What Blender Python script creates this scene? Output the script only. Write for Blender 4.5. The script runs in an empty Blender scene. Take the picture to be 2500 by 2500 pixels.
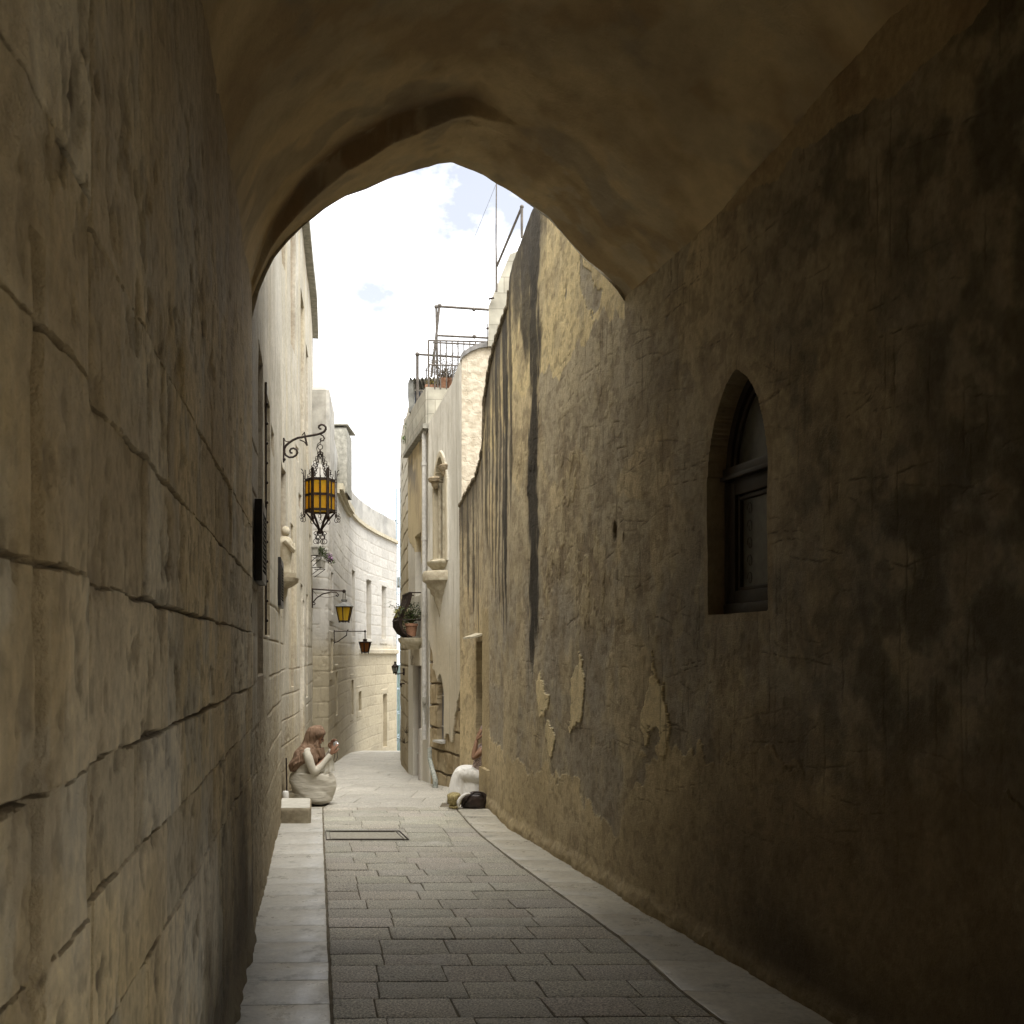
import bpy, bmesh, math, random
import numpy as np
from mathutils import Vector, Matrix
random.seed(7); R = math.radians
C = bpy.context.scene.collection
SC = bpy.context.scene

# ------------------------------------------------------------------ camera
HOR, FX, CZ = 1597.0, 2500.0, 1.65            # horizon row, focal length and eye height
cam = bpy.data.cameras.new('camera'); camo = bpy.data.objects.new('camera', cam); C.objects.link(camo)
camo.location = (0, 0, CZ); camo.rotation_euler = (R(90), 0, 0)
cam.lens = 36; cam.sensor_width = 36; cam.shift_y = 347/2500; cam.clip_start = .05; cam.clip_end = 600
cam.dof.use_dof = True; cam.dof.focus_distance = 9.5; cam.dof.aperture_fstop = 14.0
SC.camera = camo

# ------------------------------------------------------------------ world + sun
SUN_EL, SUN_AZ = R(66), R(160)                # azimuth clockwise from +Y: behind and to the right
w = bpy.data.worlds.new('World'); SC.world = w; w.use_nodes = True
nt = w.node_tree; nt.nodes.clear()
def N(nt, t, **k):
    n = nt.nodes.new(t)
    for a, b in k.items():
        if a in n.inputs: n.inputs[a].default_value = b
        else: setattr(n, a, b)
    return n
sky = N(nt, 'ShaderNodeTexSky'); sky.sky_type = 'NISHITA'; sky.sun_disc = False
sky.sun_elevation = SUN_EL; sky.sun_rotation = SUN_AZ
tc = N(nt, 'ShaderNodeTexCoord')
mp = N(nt, 'ShaderNodeMapping'); mp.inputs['Location'].default_value = (2.35, .2, .37); mp.inputs['Scale'].default_value = (1, 1, 1.6)
nz = N(nt, 'ShaderNodeTexNoise', Scale=6.5, Detail=8.0, Roughness=.58)
cr = N(nt, 'ShaderNodeValToRGB'); cr.color_ramp.elements[0].position = .22; cr.color_ramp.elements[1].position = .50; cr.color_ramp.elements[0].color = (.22, .22, .22, 1)
nz2 = N(nt, 'ShaderNodeTexNoise', Scale=5.0, Detail=5.0)
cc = N(nt, 'ShaderNodeMapRange'); cc.inputs['To Min'].default_value = .82; cc.inputs['To Max'].default_value = 1.08
mixc = N(nt, 'ShaderNodeMix'); mixc.data_type = 'RGBA'
skm = N(nt, 'ShaderNodeMix'); skm.data_type = 'RGBA'; skm.blend_type = 'MULTIPLY'; skm.inputs[0].default_value = 1
skm.inputs[7].default_value = (.30, .222, .178, 1)
cl = N(nt, 'ShaderNodeMix'); cl.data_type = 'RGBA'; cl.blend_type = 'MULTIPLY'; cl.inputs[0].default_value = 1
cl.inputs[6].default_value = (2.2, 2.22, 2.26, 1)
bg = N(nt, 'ShaderNodeBackground', Strength=.1); out = N(nt, 'ShaderNodeOutputWorld')
L = nt.links.new
L(tc.outputs['Generated'], mp.inputs[0]); L(mp.outputs[0], nz.inputs[0]); L(mp.outputs[0], nz2.inputs[0])
gap = None                                     # breaks in the cloud, by direction in the sky
for dx_, dz_, c0_, a_ in ((985, 690, .9975, 1.15), (1262, 520, .9965, 1.6), (1225, 430, .998, 1.0), (1010, 395, .9992, .9)):
    v_ = Vector(((dx_-1250)/FX, 1, -(dz_-HOR)/FX)).normalized()
    dt = N(nt, 'ShaderNodeVectorMath', operation='DOT_PRODUCT'); dt.inputs[1].default_value = v_; nrm = N(nt, 'ShaderNodeVectorMath', operation='NORMALIZE')
    L(tc.outputs['Generated'], nrm.inputs[0]); L(nrm.outputs[0], dt.inputs[0])
    mr_ = N(nt, 'ShaderNodeMapRange'); mr_.inputs['From Min'].default_value = c0_; mr_.inputs['From Max'].default_value = 1.0; mr_.inputs['To Max'].default_value = .20*a_
    L(dt.outputs['Value'], mr_.inputs[0])
    if gap is None: gap = mr_.outputs[0]
    else: ad_ = N(nt, 'ShaderNodeMath', operation='ADD'); L(gap, ad_.inputs[0]); L(mr_.outputs[0], ad_.inputs[1]); gap = ad_.outputs[0]
am_ = N(nt, 'ShaderNodeMath', operation='MULTIPLY_ADD'); am_.inputs[1].default_value = 1.9; am_.inputs[2].default_value = -.42; L(nz.outputs[0], am_.inputs[0])
sb_ = N(nt, 'ShaderNodeMath', operation='SUBTRACT'); L(am_.outputs[0], sb_.inputs[0]); L(gap, sb_.inputs[1])
L(sb_.outputs[0], cr.inputs[0]); L(nz2.outputs[0], cc.inputs[0]); L(cc.outputs[0], cl.inputs[7])
L(sky.outputs[0], skm.inputs[6]); L(cr.outputs[0], mixc.inputs[0]); L(skm.outputs[2], mixc.inputs[6]); L(cl.outputs[2], mixc.inputs[7])
L(mixc.outputs[2], bg.inputs[0]); L(bg.outputs[0], out.inputs[0])
sd = bpy.data.lights.new('sun', 'SUN'); sd.energy = 1.0; sd.angle = R(60); sd.color = (1, .96, .89)
so = bpy.data.objects.new('sun', sd); C.objects.link(so)
dv = Vector((math.sin(SUN_AZ)*math.cos(SUN_EL), math.cos(SUN_AZ)*math.cos(SUN_EL), math.sin(SUN_EL)))
so.rotation_euler = dv.to_track_quat('Z', 'Y').to_euler(); so.location = (4, -4, 12)
SC.view_settings.view_transform = 'Standard'; SC.view_settings.look = 'None'
SC.view_settings.exposure = 3.4; SC.view_settings.gamma = 1
SC.render.engine = 'CYCLES'; SC.cycles.max_bounces = 10; SC.cycles.diffuse_bounces = 6
SC.cycles.use_denoising = True

# ------------------------------------------------------------------ helpers
def tag(o, label=None, cat=None, group=None, kind=None):
    if label: o['label'] = label
    if cat: o['category'] = cat
    if group: o['group'] = group
    if kind: o['kind'] = kind
    return o
def empty(name, loc, label, cat, group=None, rz=0):
    o = bpy.data.objects.new(name, None); C.objects.link(o); o.location = loc; o.rotation_euler = (0, 0, rz)
    o.empty_display_size = .1
    return tag(o, label, cat, group)
def link(name, me, mat, parent=None):
    o = bpy.data.objects.new(name, me); C.objects.link(o)
    if mat: me.materials.append(mat)
    if parent:
        o.parent = parent
        p = Matrix.Identity(4); q = parent; ch = []
        while q: ch.append(q); q = q.parent
        for q in reversed(ch):
            p = p @ (q.matrix_parent_inverse if q.parent else Matrix.Identity(4)) @ Matrix.LocRotScale(q.location, q.rotation_euler, q.scale)
        o.matrix_parent_inverse = p.inverted()
    return o
def at(px, py, D):                              # a photo position at distance D -> a point of the place
    return Vector(((px-1250)/FX*D, D, CZ-(py-HOR)/FX*D))
def basis(d):
    d = d.normalized(); a = Vector((0, 0, 1)) if abs(d.z) < .9 else Vector((1, 0, 0))
    u = d.cross(a).normalized(); return u, d.cross(u).normalized()
class MB:
    def __init__(s): s.v = []; s.f = []
    def add(s, vs, fs):
        n = len(s.v); s.v += [tuple(p) for p in vs]; s.f += [tuple(i+n for i in f) for f in fs]; return s
    def box(s, c, size, rz=0, M=None, bev=0):
        x, y, z = (k/2 for k in size)
        if bev:
            bm = bmesh.new(); bmesh.ops.create_cube(bm, size=1)
            for v in bm.verts: v.co = Vector((v.co.x*2*x, v.co.y*2*y, v.co.z*2*z))
            bmesh.ops.bevel(bm, geom=bm.edges[:], offset=bev, segments=2, affect='EDGES', profile=.6)
            bm.verts.index_update()
            vs = [v.co.copy() for v in bm.verts]; fs = [[v.index for v in f.verts] for f in bm.faces]; bm.free()
        else:
            vs = [Vector((a*x, b*y, d*z)) for a in (-1, 1) for b in (-1, 1) for d in (-1, 1)]
            fs = [(0,1,3,2),(4,6,7,5),(0,4,5,1),(2,3,7,6),(0,2,6,4),(1,5,7,3)]
        T = Matrix.Translation(c) @ (M.to_4x4() if M else Matrix.Rotation(rz, 4, 'Z'))
        return s.add([T @ v for v in vs], fs)
    def tube(s, pts, r, n=8, cap=True):
        pts = [Vector(p) for p in pts]; m = len(pts); rs = r if isinstance(r, (list, tuple)) else [r]*m
        vs = []; u = None
        for i, p in enumerate(pts):
            d = (pts[min(i+1, m-1)]-pts[max(i-1, 0)])
            if d.length < 1e-9: d = Vector((0, 0, 1))
            d.normalize()
            if u is None: u, _ = basis(d)
            u = (u-d*u.dot(d)).normalized(); v = d.cross(u)
            for k in range(n):
                a = 2*math.pi*k/n; vs.append(p+(u*math.cos(a)+v*math.sin(a))*rs[i])
        fs = [(i*n+k, i*n+(k+1) % n, (i+1)*n+(k+1) % n, (i+1)*n+k) for i in range(m-1) for k in range(n)]
        if cap: fs += [tuple(range(n))[::-1], tuple((m-1)*n+k for k in range(n))]
        return s.add(vs, fs)
    def ring(s, c, rad, r, axis=(0, 1, 0), n=20, k=6):
        u, v = basis(Vector(axis)); c = Vector(c)
        return s.tube([c+(u*math.cos(2*math.pi*i/n)+v*math.sin(2*math.pi*i/n))*rad for i in range(n+1)], r, k, False)
    def lathe(s, prof, c, n=24, M=None):
        c = Vector(c); vs = []
        for r, z in prof:
            for k in range(n):
                a = 2*math.pi*k/n; p = Vector((r*math.cos(a), r*math.sin(a), z)); vs.append(c+((M @ p) if M else p))
        m = len(prof)
        return s.add(vs, [(i*n+k, i*n+(k+1) % n, (i+1)*n+(k+1) % n, (i+1)*n+k) for i in range(m-1) for k in range(n)]
                     + [tuple(range(n))[::-1], tuple((m-1)*n+k for k in range(n))])
    def ball(s, c, rad, n=14, m=9, M=None):
        rx, ry, rz = rad if isinstance(rad, (tuple, list)) else (rad,)*3
        vs = []
        for j in range(m+1):
            t = math.pi*j/m
            for k in range(n):
                a = 2*math.pi*k/n; p = Vector((rx*math.sin(t)*math.cos(a), ry*math.sin(t)*math.sin(a), -rz*math.cos(t)))
                vs.append(Vector(c)+((M @ p) if M else p))
        return s.add(vs, [(j*n+k, j*n+(k+1) % n, (j+1)*n+(k+1) % n, (j+1)*n+k) for j in range(m) for k in range(n)])
    def prism(s, poly, a, b):                   # poly: list of 3D points, extruded by vector
        n = len(poly); poly = [Vector(p) for p in poly]; d = Vector(b)
        return s.add([p+Vector(a) for p in poly]+[p+Vector(a)+d for p in poly],
                     [tuple(range(n))[::-1], tuple(n+i for i in range(n))]+[(i, (i+1) % n, n+(i+1) % n, n+i) for i in range(n)])
    def build(s, name, mat, parent=None, smooth=True, angle=40):
        me = bpy.data.meshes.new(name); me.from_pydata(s.v, [], s.f); me.update()
        bm = bmesh.new(); bm.from_mesh(me); bmesh.ops.recalc_face_normals(bm, faces=bm.faces); bm.to_mesh(me); bm.free()
        if smooth: me.shade_smooth(); me.set_sharp_from_angle(angle=R(angle))
        return link(name, me, mat, parent)

# ------------------------------------------------------------------ noise in numpy
def hsh(ix, iy, s):
    h = (ix.astype(np.int64)*374761393+iy.astype(np.int64)*668265263+s*1274126177) & 0x7fffffff
    h = (h ^ (h >> 13))*1274126177 & 0x7fffffff
    return ((h ^ (h >> 16)) & 0xffff)/65535.0
def vn(x, y, s=0):
    ix = np.floor(x); iy = np.floor(y); fx = x-ix; fy = y-iy
    fx = fx*fx*(3-2*fx); fy = fy*fy*(3-2*fy)
    a, b, c, d = hsh(ix, iy, s), hsh(ix+1, iy, s), hsh(ix, iy+1, s), hsh(ix+1, iy+1, s)
    return (a*(1-fx)+b*fx)*(1-fy)+(c*(1-fx)+d*fx)*fy
def fbm(x, y, s=0, o=4, g=.5):
    t = 0; a = 1; n = 0
    for i in range(o):
        t = t+a*vn(x, y, s+i*17); n += a; a *= g; x = x*2.03+5.1; y = y*2.03+1.7
    return t/n
def ss(a, b, x):
    t = np.clip((x-a)/(b-a+1e-12), 0, 1); return t*t*(3-2*t)
def inpoly(x, y, poly):
    r = np.zeros(x.shape, bool); n = len(poly)
    for i in range(n):
        x1, y1 = poly[i]; x2, y2 = poly[(i+1) % n]
        if y1 == y2: continue
        c = ((y1 > y) != (y2 > y)) & (x < (x2-x1)*(y-y1)/(y2-y1)+x1); r ^= c
    return r
def rect(x, y, x0, x1, y0, y1): return (x > x0) & (x < x1) & (y > y0) & (y < y1)
def lerp(a, b, t):
    a = np.asarray(a, float); b = np.asarray(b, float); t = np.asarray(t)[..., None]
    return a*(1-t)+b*t

# ------------------------------------------------------------------ materials
def bsdf(name):
    m = bpy.data.materials.new(name); m.use_nodes = True; t = m.node_tree
    return m, t, t.nodes['Principled BSDF']
def surf(name, rough=.85, bump=.5, scale=30., spec=.25, var=.18, det=8., dist=.012, stretch=(1, 1, 1)):
    """painted/weathered mineral surface: mesh colour attribute, mottling and relief"""
    m, t, b = bsdf(name); l = t.links.new
    a = N(t, 'ShaderNodeAttribute', attribute_name='Col')
    tc = N(t, 'ShaderNodeTexCoord'); mp = N(t, 'ShaderNodeMapping'); mp.inputs['Scale'].default_value = stretch
    n1 = N(t, 'ShaderNodeTexNoise', Scale=scale, Detail=det, Roughness=.65)
    n2 = N(t, 'ShaderNodeTexNoise', Scale=scale*4.3, Detail=4., Roughness=.7)
    mr = N(t, 'ShaderNodeMapRange'); mr.inputs['From Min'].default_value = .25; mr.inputs['From Max'].default_value = .75
    mr.inputs['To Min'].default_value = 1-var; mr.inputs['To Max'].default_value = 1+var
    mx = N(t, 'ShaderNodeMix'); mx.data_type = 'RGBA'; mx.blend_type = 'MULTIPLY'; mx.inputs[0].default_value = 1
    ad = N(t, 'ShaderNodeMath', operation='ADD')
    bp = N(t, 'ShaderNodeBump', Strength=bump, Distance=dist)
    l(tc.outputs['Object'], mp.inputs[0]); l(mp.outputs[0], n1.inputs[0]); l(mp.outputs[0], n2.inputs[0])
    l(n1.outputs[0], mr.inputs[0]); l(a.outputs['Color'], mx.inputs[6]); l(mr.outputs[0], mx.inputs[7])
    l(mx.outputs[2], b.inputs['Base Color']); l(n1.outputs[0], ad.inputs[0]); l(n2.outputs[0], ad.inputs[1])
    l(ad.outputs[0], bp.inputs['Height']); l(bp.outputs[0], b.inputs['Normal'])
    b.inputs['Roughness'].default_value = rough; b.inputs['Specular IOR Level'].default_value = spec
    return m
def plain(name, col, rough=.6, metal=0., spec=.4, var=.15, scale=25., bump=.15, col2=None, dist=.004):
    m, t, b = bsdf(name); l = t.links.new
    tc = N(t, 'ShaderNodeTexCoord'); n1 = N(t, 'ShaderNodeTexNoise', Scale=scale, Detail=6., Roughness=.6)
    mx = N(t, 'ShaderNodeMix'); mx.data_type = 'RGBA'
    c2 = col2 or tuple(c*(1-2*var) for c in col); c1 = tuple(min(1, c*(1+var)) for c in col)
    mx.inputs[6].default_value = (*c2, 1); mx.inputs[7].default_value = (*c1, 1)
    rp = N(t, 'ShaderNodeMapRange'); rp.inputs['From Min'].default_value = .3; rp.inputs['From Max'].default_value = .7
    l(tc.outputs['Object'], n1.inputs[0]); l(n1.outputs[0], rp.inputs[0]); l(rp.outputs[0], mx.inputs[0]); l(mx.outputs[2], b.inputs['Base Color'])
    bp = N(t, 'ShaderNodeBump', Strength=bump, Distance=dist); l(n1.outputs[0], bp.inputs['Height']); l(bp.outputs[0], b.inputs['Normal'])
    b.inputs['Roughness'].default_value = rough; b.inputs['Metallic'].default_value = metal; b.inputs['Specular IOR Level'].default_value = spec
    return m
def stone(name, col, col2, bump=.8, scale=14.):
    m = plain(name, col, .9, 0, .2, .12, scale, bump, col2, .012); return m
M = {}
M['lime'] = surf('limestone_wall', bump=.8, scale=24, var=.28, stretch=(1, 1, .9))
M['plaster'] = surf('old_plaster', bump=.6, scale=28, var=.26, stretch=(1, 1, .8))
M['render_w'] = surf('pale_render', bump=.3, scale=30, var=.08, stretch=(1, 1, .5))
M['ashlar'] = surf('far_ashlar', bump=.45, scale=12, var=.12)
M['vault'] = surf('vault_plaster', bump=.5, scale=9, var=.14)
M['setts'] = surf('granite_setts', rough=.5, bump=.9, scale=85, var=.55, spec=.6, det=5, dist=.006)
M['slab'] = surf('limestone_slabs', rough=.38, bump=.3, scale=9, var=.14, spec=.6, dist=.006)
def speckle(m, sc, lo, hi, wear, wcol, rr_=(.35, .6)):
    t = m.node_tree; l = t.links.new; b = t.nodes['Principled BSDF']; src = b.inputs['Base Color'].links[0].from_socket
    tc = N(t, 'ShaderNodeTexCoord'); v = N(t, 'ShaderNodeTexNoise', Scale=sc, Detail=3., Roughness=.8); mr = N(t, 'ShaderNodeMapRange')
    mr.inputs['From Min'].default_value = .38; mr.inputs['From Max'].default_value = .62; mr.inputs['To Min'].default_value = lo; mr.inputs['To Max'].default_value = hi
    mx = N(t, 'ShaderNodeMix'); mx.data_type = 'RGBA'; mx.blend_type = 'MULTIPLY'; mx.inputs[0].default_value = 1
    wn_ = N(t, 'ShaderNodeTexNoise', Scale=3.4, Detail=9., Roughness=.75); wr_ = N(t, 'ShaderNodeMapRange'); wr_.inputs['From Min'].default_value = .56; wr_.inputs['From Max'].default_value = .63; wr_.inputs['To Max'].default_value = wear
    m2 = N(t, 'ShaderNodeMix'); m2.data_type = 'RGBA'; m2.inputs[7].default_value = (*wcol, 1); rr2 = N(t, 'ShaderNodeMapRange'); rr2.inputs['To Min'].default_value = rr_[0]; rr2.inputs['To Max'].default_value = rr_[1]; rr2.inputs['From Min'].default_value = .35; rr2.inputs['From Max'].default_value = .65
    l(tc.outputs['Object'], v.inputs[0]); l(tc.outputs['Object'], wn_.inputs[0]); l(v.outputs[0], mr.inputs[0]); l(src, mx.inputs[6]); l(mr.outputs[0], mx.inputs[7]); l(wn_.outputs[0], wr_.inputs[0]); l(wr_.outputs[0], m2.inputs[0])
    l(mx.outputs[2], m2.inputs[6]); l(m2.outputs[2], b.inputs['Base Color']); l(wn_.outputs[0], rr2.inputs[0]); l(rr2.outputs[0], b.inputs['Roughness'])
speckle(M['setts'], 95, .42, 1.75, .6, (.58, .56, .51)); speckle(M['slab'], 26, .90, 1.08, .6, (.19, .175, .14), (.22, .5))
M['joint'] = stone('joint_dirt', (.19, .165, .12), (.10, .085, .06))
M['block'] = stone('limestone_block', (.42, .38, .29), (.27, .23, .16))
M['pale'] = stone('pale_stone', (.50, .46, .36), (.34, .30, .21))
M['grey'] = stone('grey_cement', (.30, .29, .25), (.17, .165, .14))
M['iron'] = plain('wrought_iron', (.035, .024, .018), .55, .6, .4, .3)
M['pipe_iron'] = plain('rusty_pipe', (.13, .115, .10), .7, .3, .3, .25)
M['wood'] = plain('dark_wood', (.026, .018, .012), .5, 0, .4, .3, 14)
M['shutter'] = plain('black_louvre_paint', (.018, .016, .014), .45, 0, .5, .2)
M['pvc'] = plain('pale_plastic_pipe', (.47, .46, .43), .6, 0, .3, .12)
M['terra'] = plain('terracotta', (.27, .145, .09), .8, 0, .3, .15)
M['door'] = plain('grey_door_paint', (.20, .18, .165), .6, 0, .3, .1, 8)
M['pane_dark'] = plain('grey_pane', (.13, .13, .14), .3, 0, .5, .15, 4)
M['leaf'] = plain('leaf_green', (.06, .085, .022), .6, 0, .3, .4, 30)
M['leaf_y'] = plain('leaf_yellow', (.26, .22, .05), .6, 0, .3, .3, 30)
M['twig'] = plain('dry_twig', (.11, .085, .055), .8, 0, .2, .3)
M['petal'] = plain('violet_petal', (.35, .14, .38), .6, 0, .3, .2)
M['tin'] = plain('corrugated_tin', (.17, .17, .155), .6, .2, .3, .3, 9)
M['net'] = plain('green_netting', (.20, .27, .25), .8, 0, .2, .15, 6)
M['scaf'] = plain('scaffold_tube', (.30, .37, .42), .5, .3, .4, .1)
M['skin'] = plain('skin', (.30, .165, .105), .55, 0, .4, .06, 20, .05)
M['dress'] = plain('cream_cloth', (.54, .51, .435), .85, 0, .15, .05, 40, .1)
def cloth(name, col, sx, sz, rot, dist=.02, dark=.8):
    m, t, b = bsdf(name); l = t.links.new; tc = N(t, 'ShaderNodeTexCoord'); mp = N(t, 'ShaderNodeMapping'); mp.inputs['Rotation'].default_value = (0, rot, 0); mp.inputs['Scale'].default_value = (sx, sx, sz)
    n = N(t, 'ShaderNodeTexNoise', Scale=1., Detail=3., Roughness=.45, Distortion=.4); rp = N(t, 'ShaderNodeMapRange'); rp.inputs['From Min'].default_value = .3; rp.inputs['From Max'].default_value = .7; rp.inputs['To Min'].default_value = dark; rp.inputs['To Max'].default_value = 1.05
    mx = N(t, 'ShaderNodeMix'); mx.data_type = 'RGBA'; mx.blend_type = 'MULTIPLY'; mx.inputs[0].default_value = 1; mx.inputs[6].default_value = (*col, 1)
    w2 = N(t, 'ShaderNodeTexNoise', Scale=9., Detail=3.); bp = N(t, 'ShaderNodeBump', Strength=1., Distance=dist)
    l(tc.outputs['Object'], mp.inputs[0]); l(mp.outputs[0], n.inputs[0]); l(tc.outputs['Object'], w2.inputs[0]); l(w2.outputs[0], rp.inputs[0]); l(rp.outputs[0], mx.inputs[7]); l(mx.outputs[2], b.inputs['Base Color'])
    l(n.outputs[0], bp.inputs['Height']); l(bp.outputs[0], b.inputs['Normal']); b.inputs['Roughness'].default_value = .85; b.inputs['Specular IOR Level'].default_value = .15; return m
M['skirt1'] = cloth('draped_cream', (.56, .53, .455), 5, 19, .62, .016, .95); M['skirt2'] = cloth('gathered_white', (.76, .75, .71), 26, 6, .5, .022, .95); M['drape'] = cloth('draped_brown', (.25, .165, .112), 34, 8, .6, .035, .7)
M['white_cloth'] = plain('white_cloth', (.74, .73, .70), .85, 0, .15, .03, 40, .1)
M['scarf'] = plain('brown_scarf', (.235, .155, .105), .8, 0, .2, .2, 9, .1)
M['silver'] = plain('silver_plastic', (.55, .55, .56), .3, .6, .5, .05)
M['bag'] = plain('brown_leather', (.030, .018, .013), .5, 0, .4, .35, 12, .4)
M['straw'] = plain('woven_straw', (.40, .34, .17), .9, 0, .2, .3, 60, 1., (.11, .085, .035))
M['printc'] = plain('floral_print', (.55, .45, .40), .85, 0, .2, .1, 38, .1, (.05, .02, .018))
M['roofbox'] = plain('flat_roof', (.35, .32, .25), .9)
def glass_amber(name, col, tr=.35):
    m = bpy.data.materials.new(name); m.use_nodes = True; t = m.node_tree; t.nodes.clear(); l = t.links.new
    o = N(t, 'ShaderNodeOutputMaterial'); tp = N(t, 'ShaderNodeBsdfTransparent'); tp.inputs[0].default_value = (*col, 1)
    tl = N(t, 'ShaderNodeBsdfTranslucent'); tl.inputs[0].default_value = (*[min(1, c*1.1) for c in col], 1)
    df = N(t, 'ShaderNodeBsdfPrincipled'); df.inputs['Base Color'].default_value = (*[c*.75 for c in col], 1); df.inputs['Roughness'].default_value = .25
    tc = N(t, 'ShaderNodeTexCoord'); n = N(t, 'ShaderNodeTexNoise', Scale=60., Detail=3.); bp = N(t, 'ShaderNodeBump', Strength=.4, Distance=.003)
    l(tc.outputs['Object'], n.inputs[0]); l(n.outputs[0], bp.inputs['Height']); l(bp.outputs[0], df.inputs['Normal'])
    a = N(t, 'ShaderNodeMixShader', Fac=.5); b = N(t, 'ShaderNodeMixShader', Fac=.35)
    a.inputs[0].default_value = 1-tr; b.inputs[0].default_value = .22
    l(tp.outputs[0], a.inputs[1]); l(tl.outputs[0], a.inputs[2]); l(a.outputs[0], b.inputs[1]); l(df.outputs[0], b.inputs[2]); l(b.outputs[0], o.inputs[0])
    return m
M['amber'] = glass_amber('amber_glass', (.88, .66, .10), .70)
M['redglass'] = glass_amber('red_glass', (.42, .20, .06), .45)
M['clear'] = glass_amber('pale_glass', (.75, .78, .75), .6)
def gauze():
    m = bpy.data.materials.new('sheer_sleeve'); m.use_nodes = True; t = m.node_tree; t.nodes.clear(); l = t.links.new
    o = N(t, 'ShaderNodeOutputMaterial'); tp = N(t, 'ShaderNodeBsdfTransparent')
    tl = N(t, 'ShaderNodeBsdfTranslucent'); tl.inputs[0].default_value = (.72, .70, .60, 1)
    df = N(t, 'ShaderNodeBsdfDiffuse'); df.inputs[0].default_value = (.72, .70, .62, 1)
    a = N(t, 'ShaderNodeMixShader'); b = N(t, 'ShaderNodeMixShader'); a.inputs[0].default_value = .5; b.inputs[0].default_value = .72
    l(tl.outputs[0], a.inputs[1]); l(df.outputs[0], a.inputs[2]); l(tp.outputs[0], b.inputs[1]); l(a.outputs[0], b.inputs[2]); l(b.outputs[0], o.inputs[0])
    return m
M['gauze'] = gauze()

# ------------------------------------------------------------------ ground profile and plans of the street
gz = lambda D: np.interp(D, [-40, 10.4, 11.6, 14, 24, 26, 60, 200], [0, 0, -.02, -.14, -.655, -.80, -4.6, -4.6])
PL = np.array([(-8, -.393+.187*8), (5.87, -.393-.187*5.87), (11.4, -2.525), (12.5, -2.635), (13.5, -2.745), (15, -2.98), (16.4, -3.19), (18.3, -3.53)])
PR = np.array([(-8, 5.25), (6.9, .78), (8.4, .345), (9.7, -.02), (11.09, -.257), (11.43, -.333), (12.2, -.43), (12.92, -.66)])
XL = lambda D: np.interp(D, PL[:, 0], PL[:, 1])
XR = lambda D: np.interp(D, PR[:, 0], PR[:, 1])
def Dof(plan, px):                              # distance at which a photo column meets a wall plan
    Ds = np.linspace(plan[0][0] if plan[0][0] > .5 else .8, plan[-1][0], 4000); X = np.interp(Ds, [p[0] for p in plan], [p[1] for p in plan])
    q = 1250+FX*X/Ds
    if q[-1] < q[0]: q = q[::-1]; Ds = Ds[::-1]
    return float(np.interp(px, q, Ds))
def wz(plan, px, py):                           # photo point on a wall -> (distance, height)
    D = Dof(plan, px); return D, CZ-(py-HOR)/FX*D
def pxcols(plan, d0, d1, n):                    # n columns evenly spread as seen
    D = np.linspace(d0, d1, 3000); X = np.interp(D, [p[0] for p in plan], [p[1] for p in plan])
    q = np.abs(np.diff(X/D)); q = np.concatenate([[0], np.cumsum(np.maximum(q, 1e-5))]); return np.interp(np.linspace(0, q[-1], n), q, D)

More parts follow.
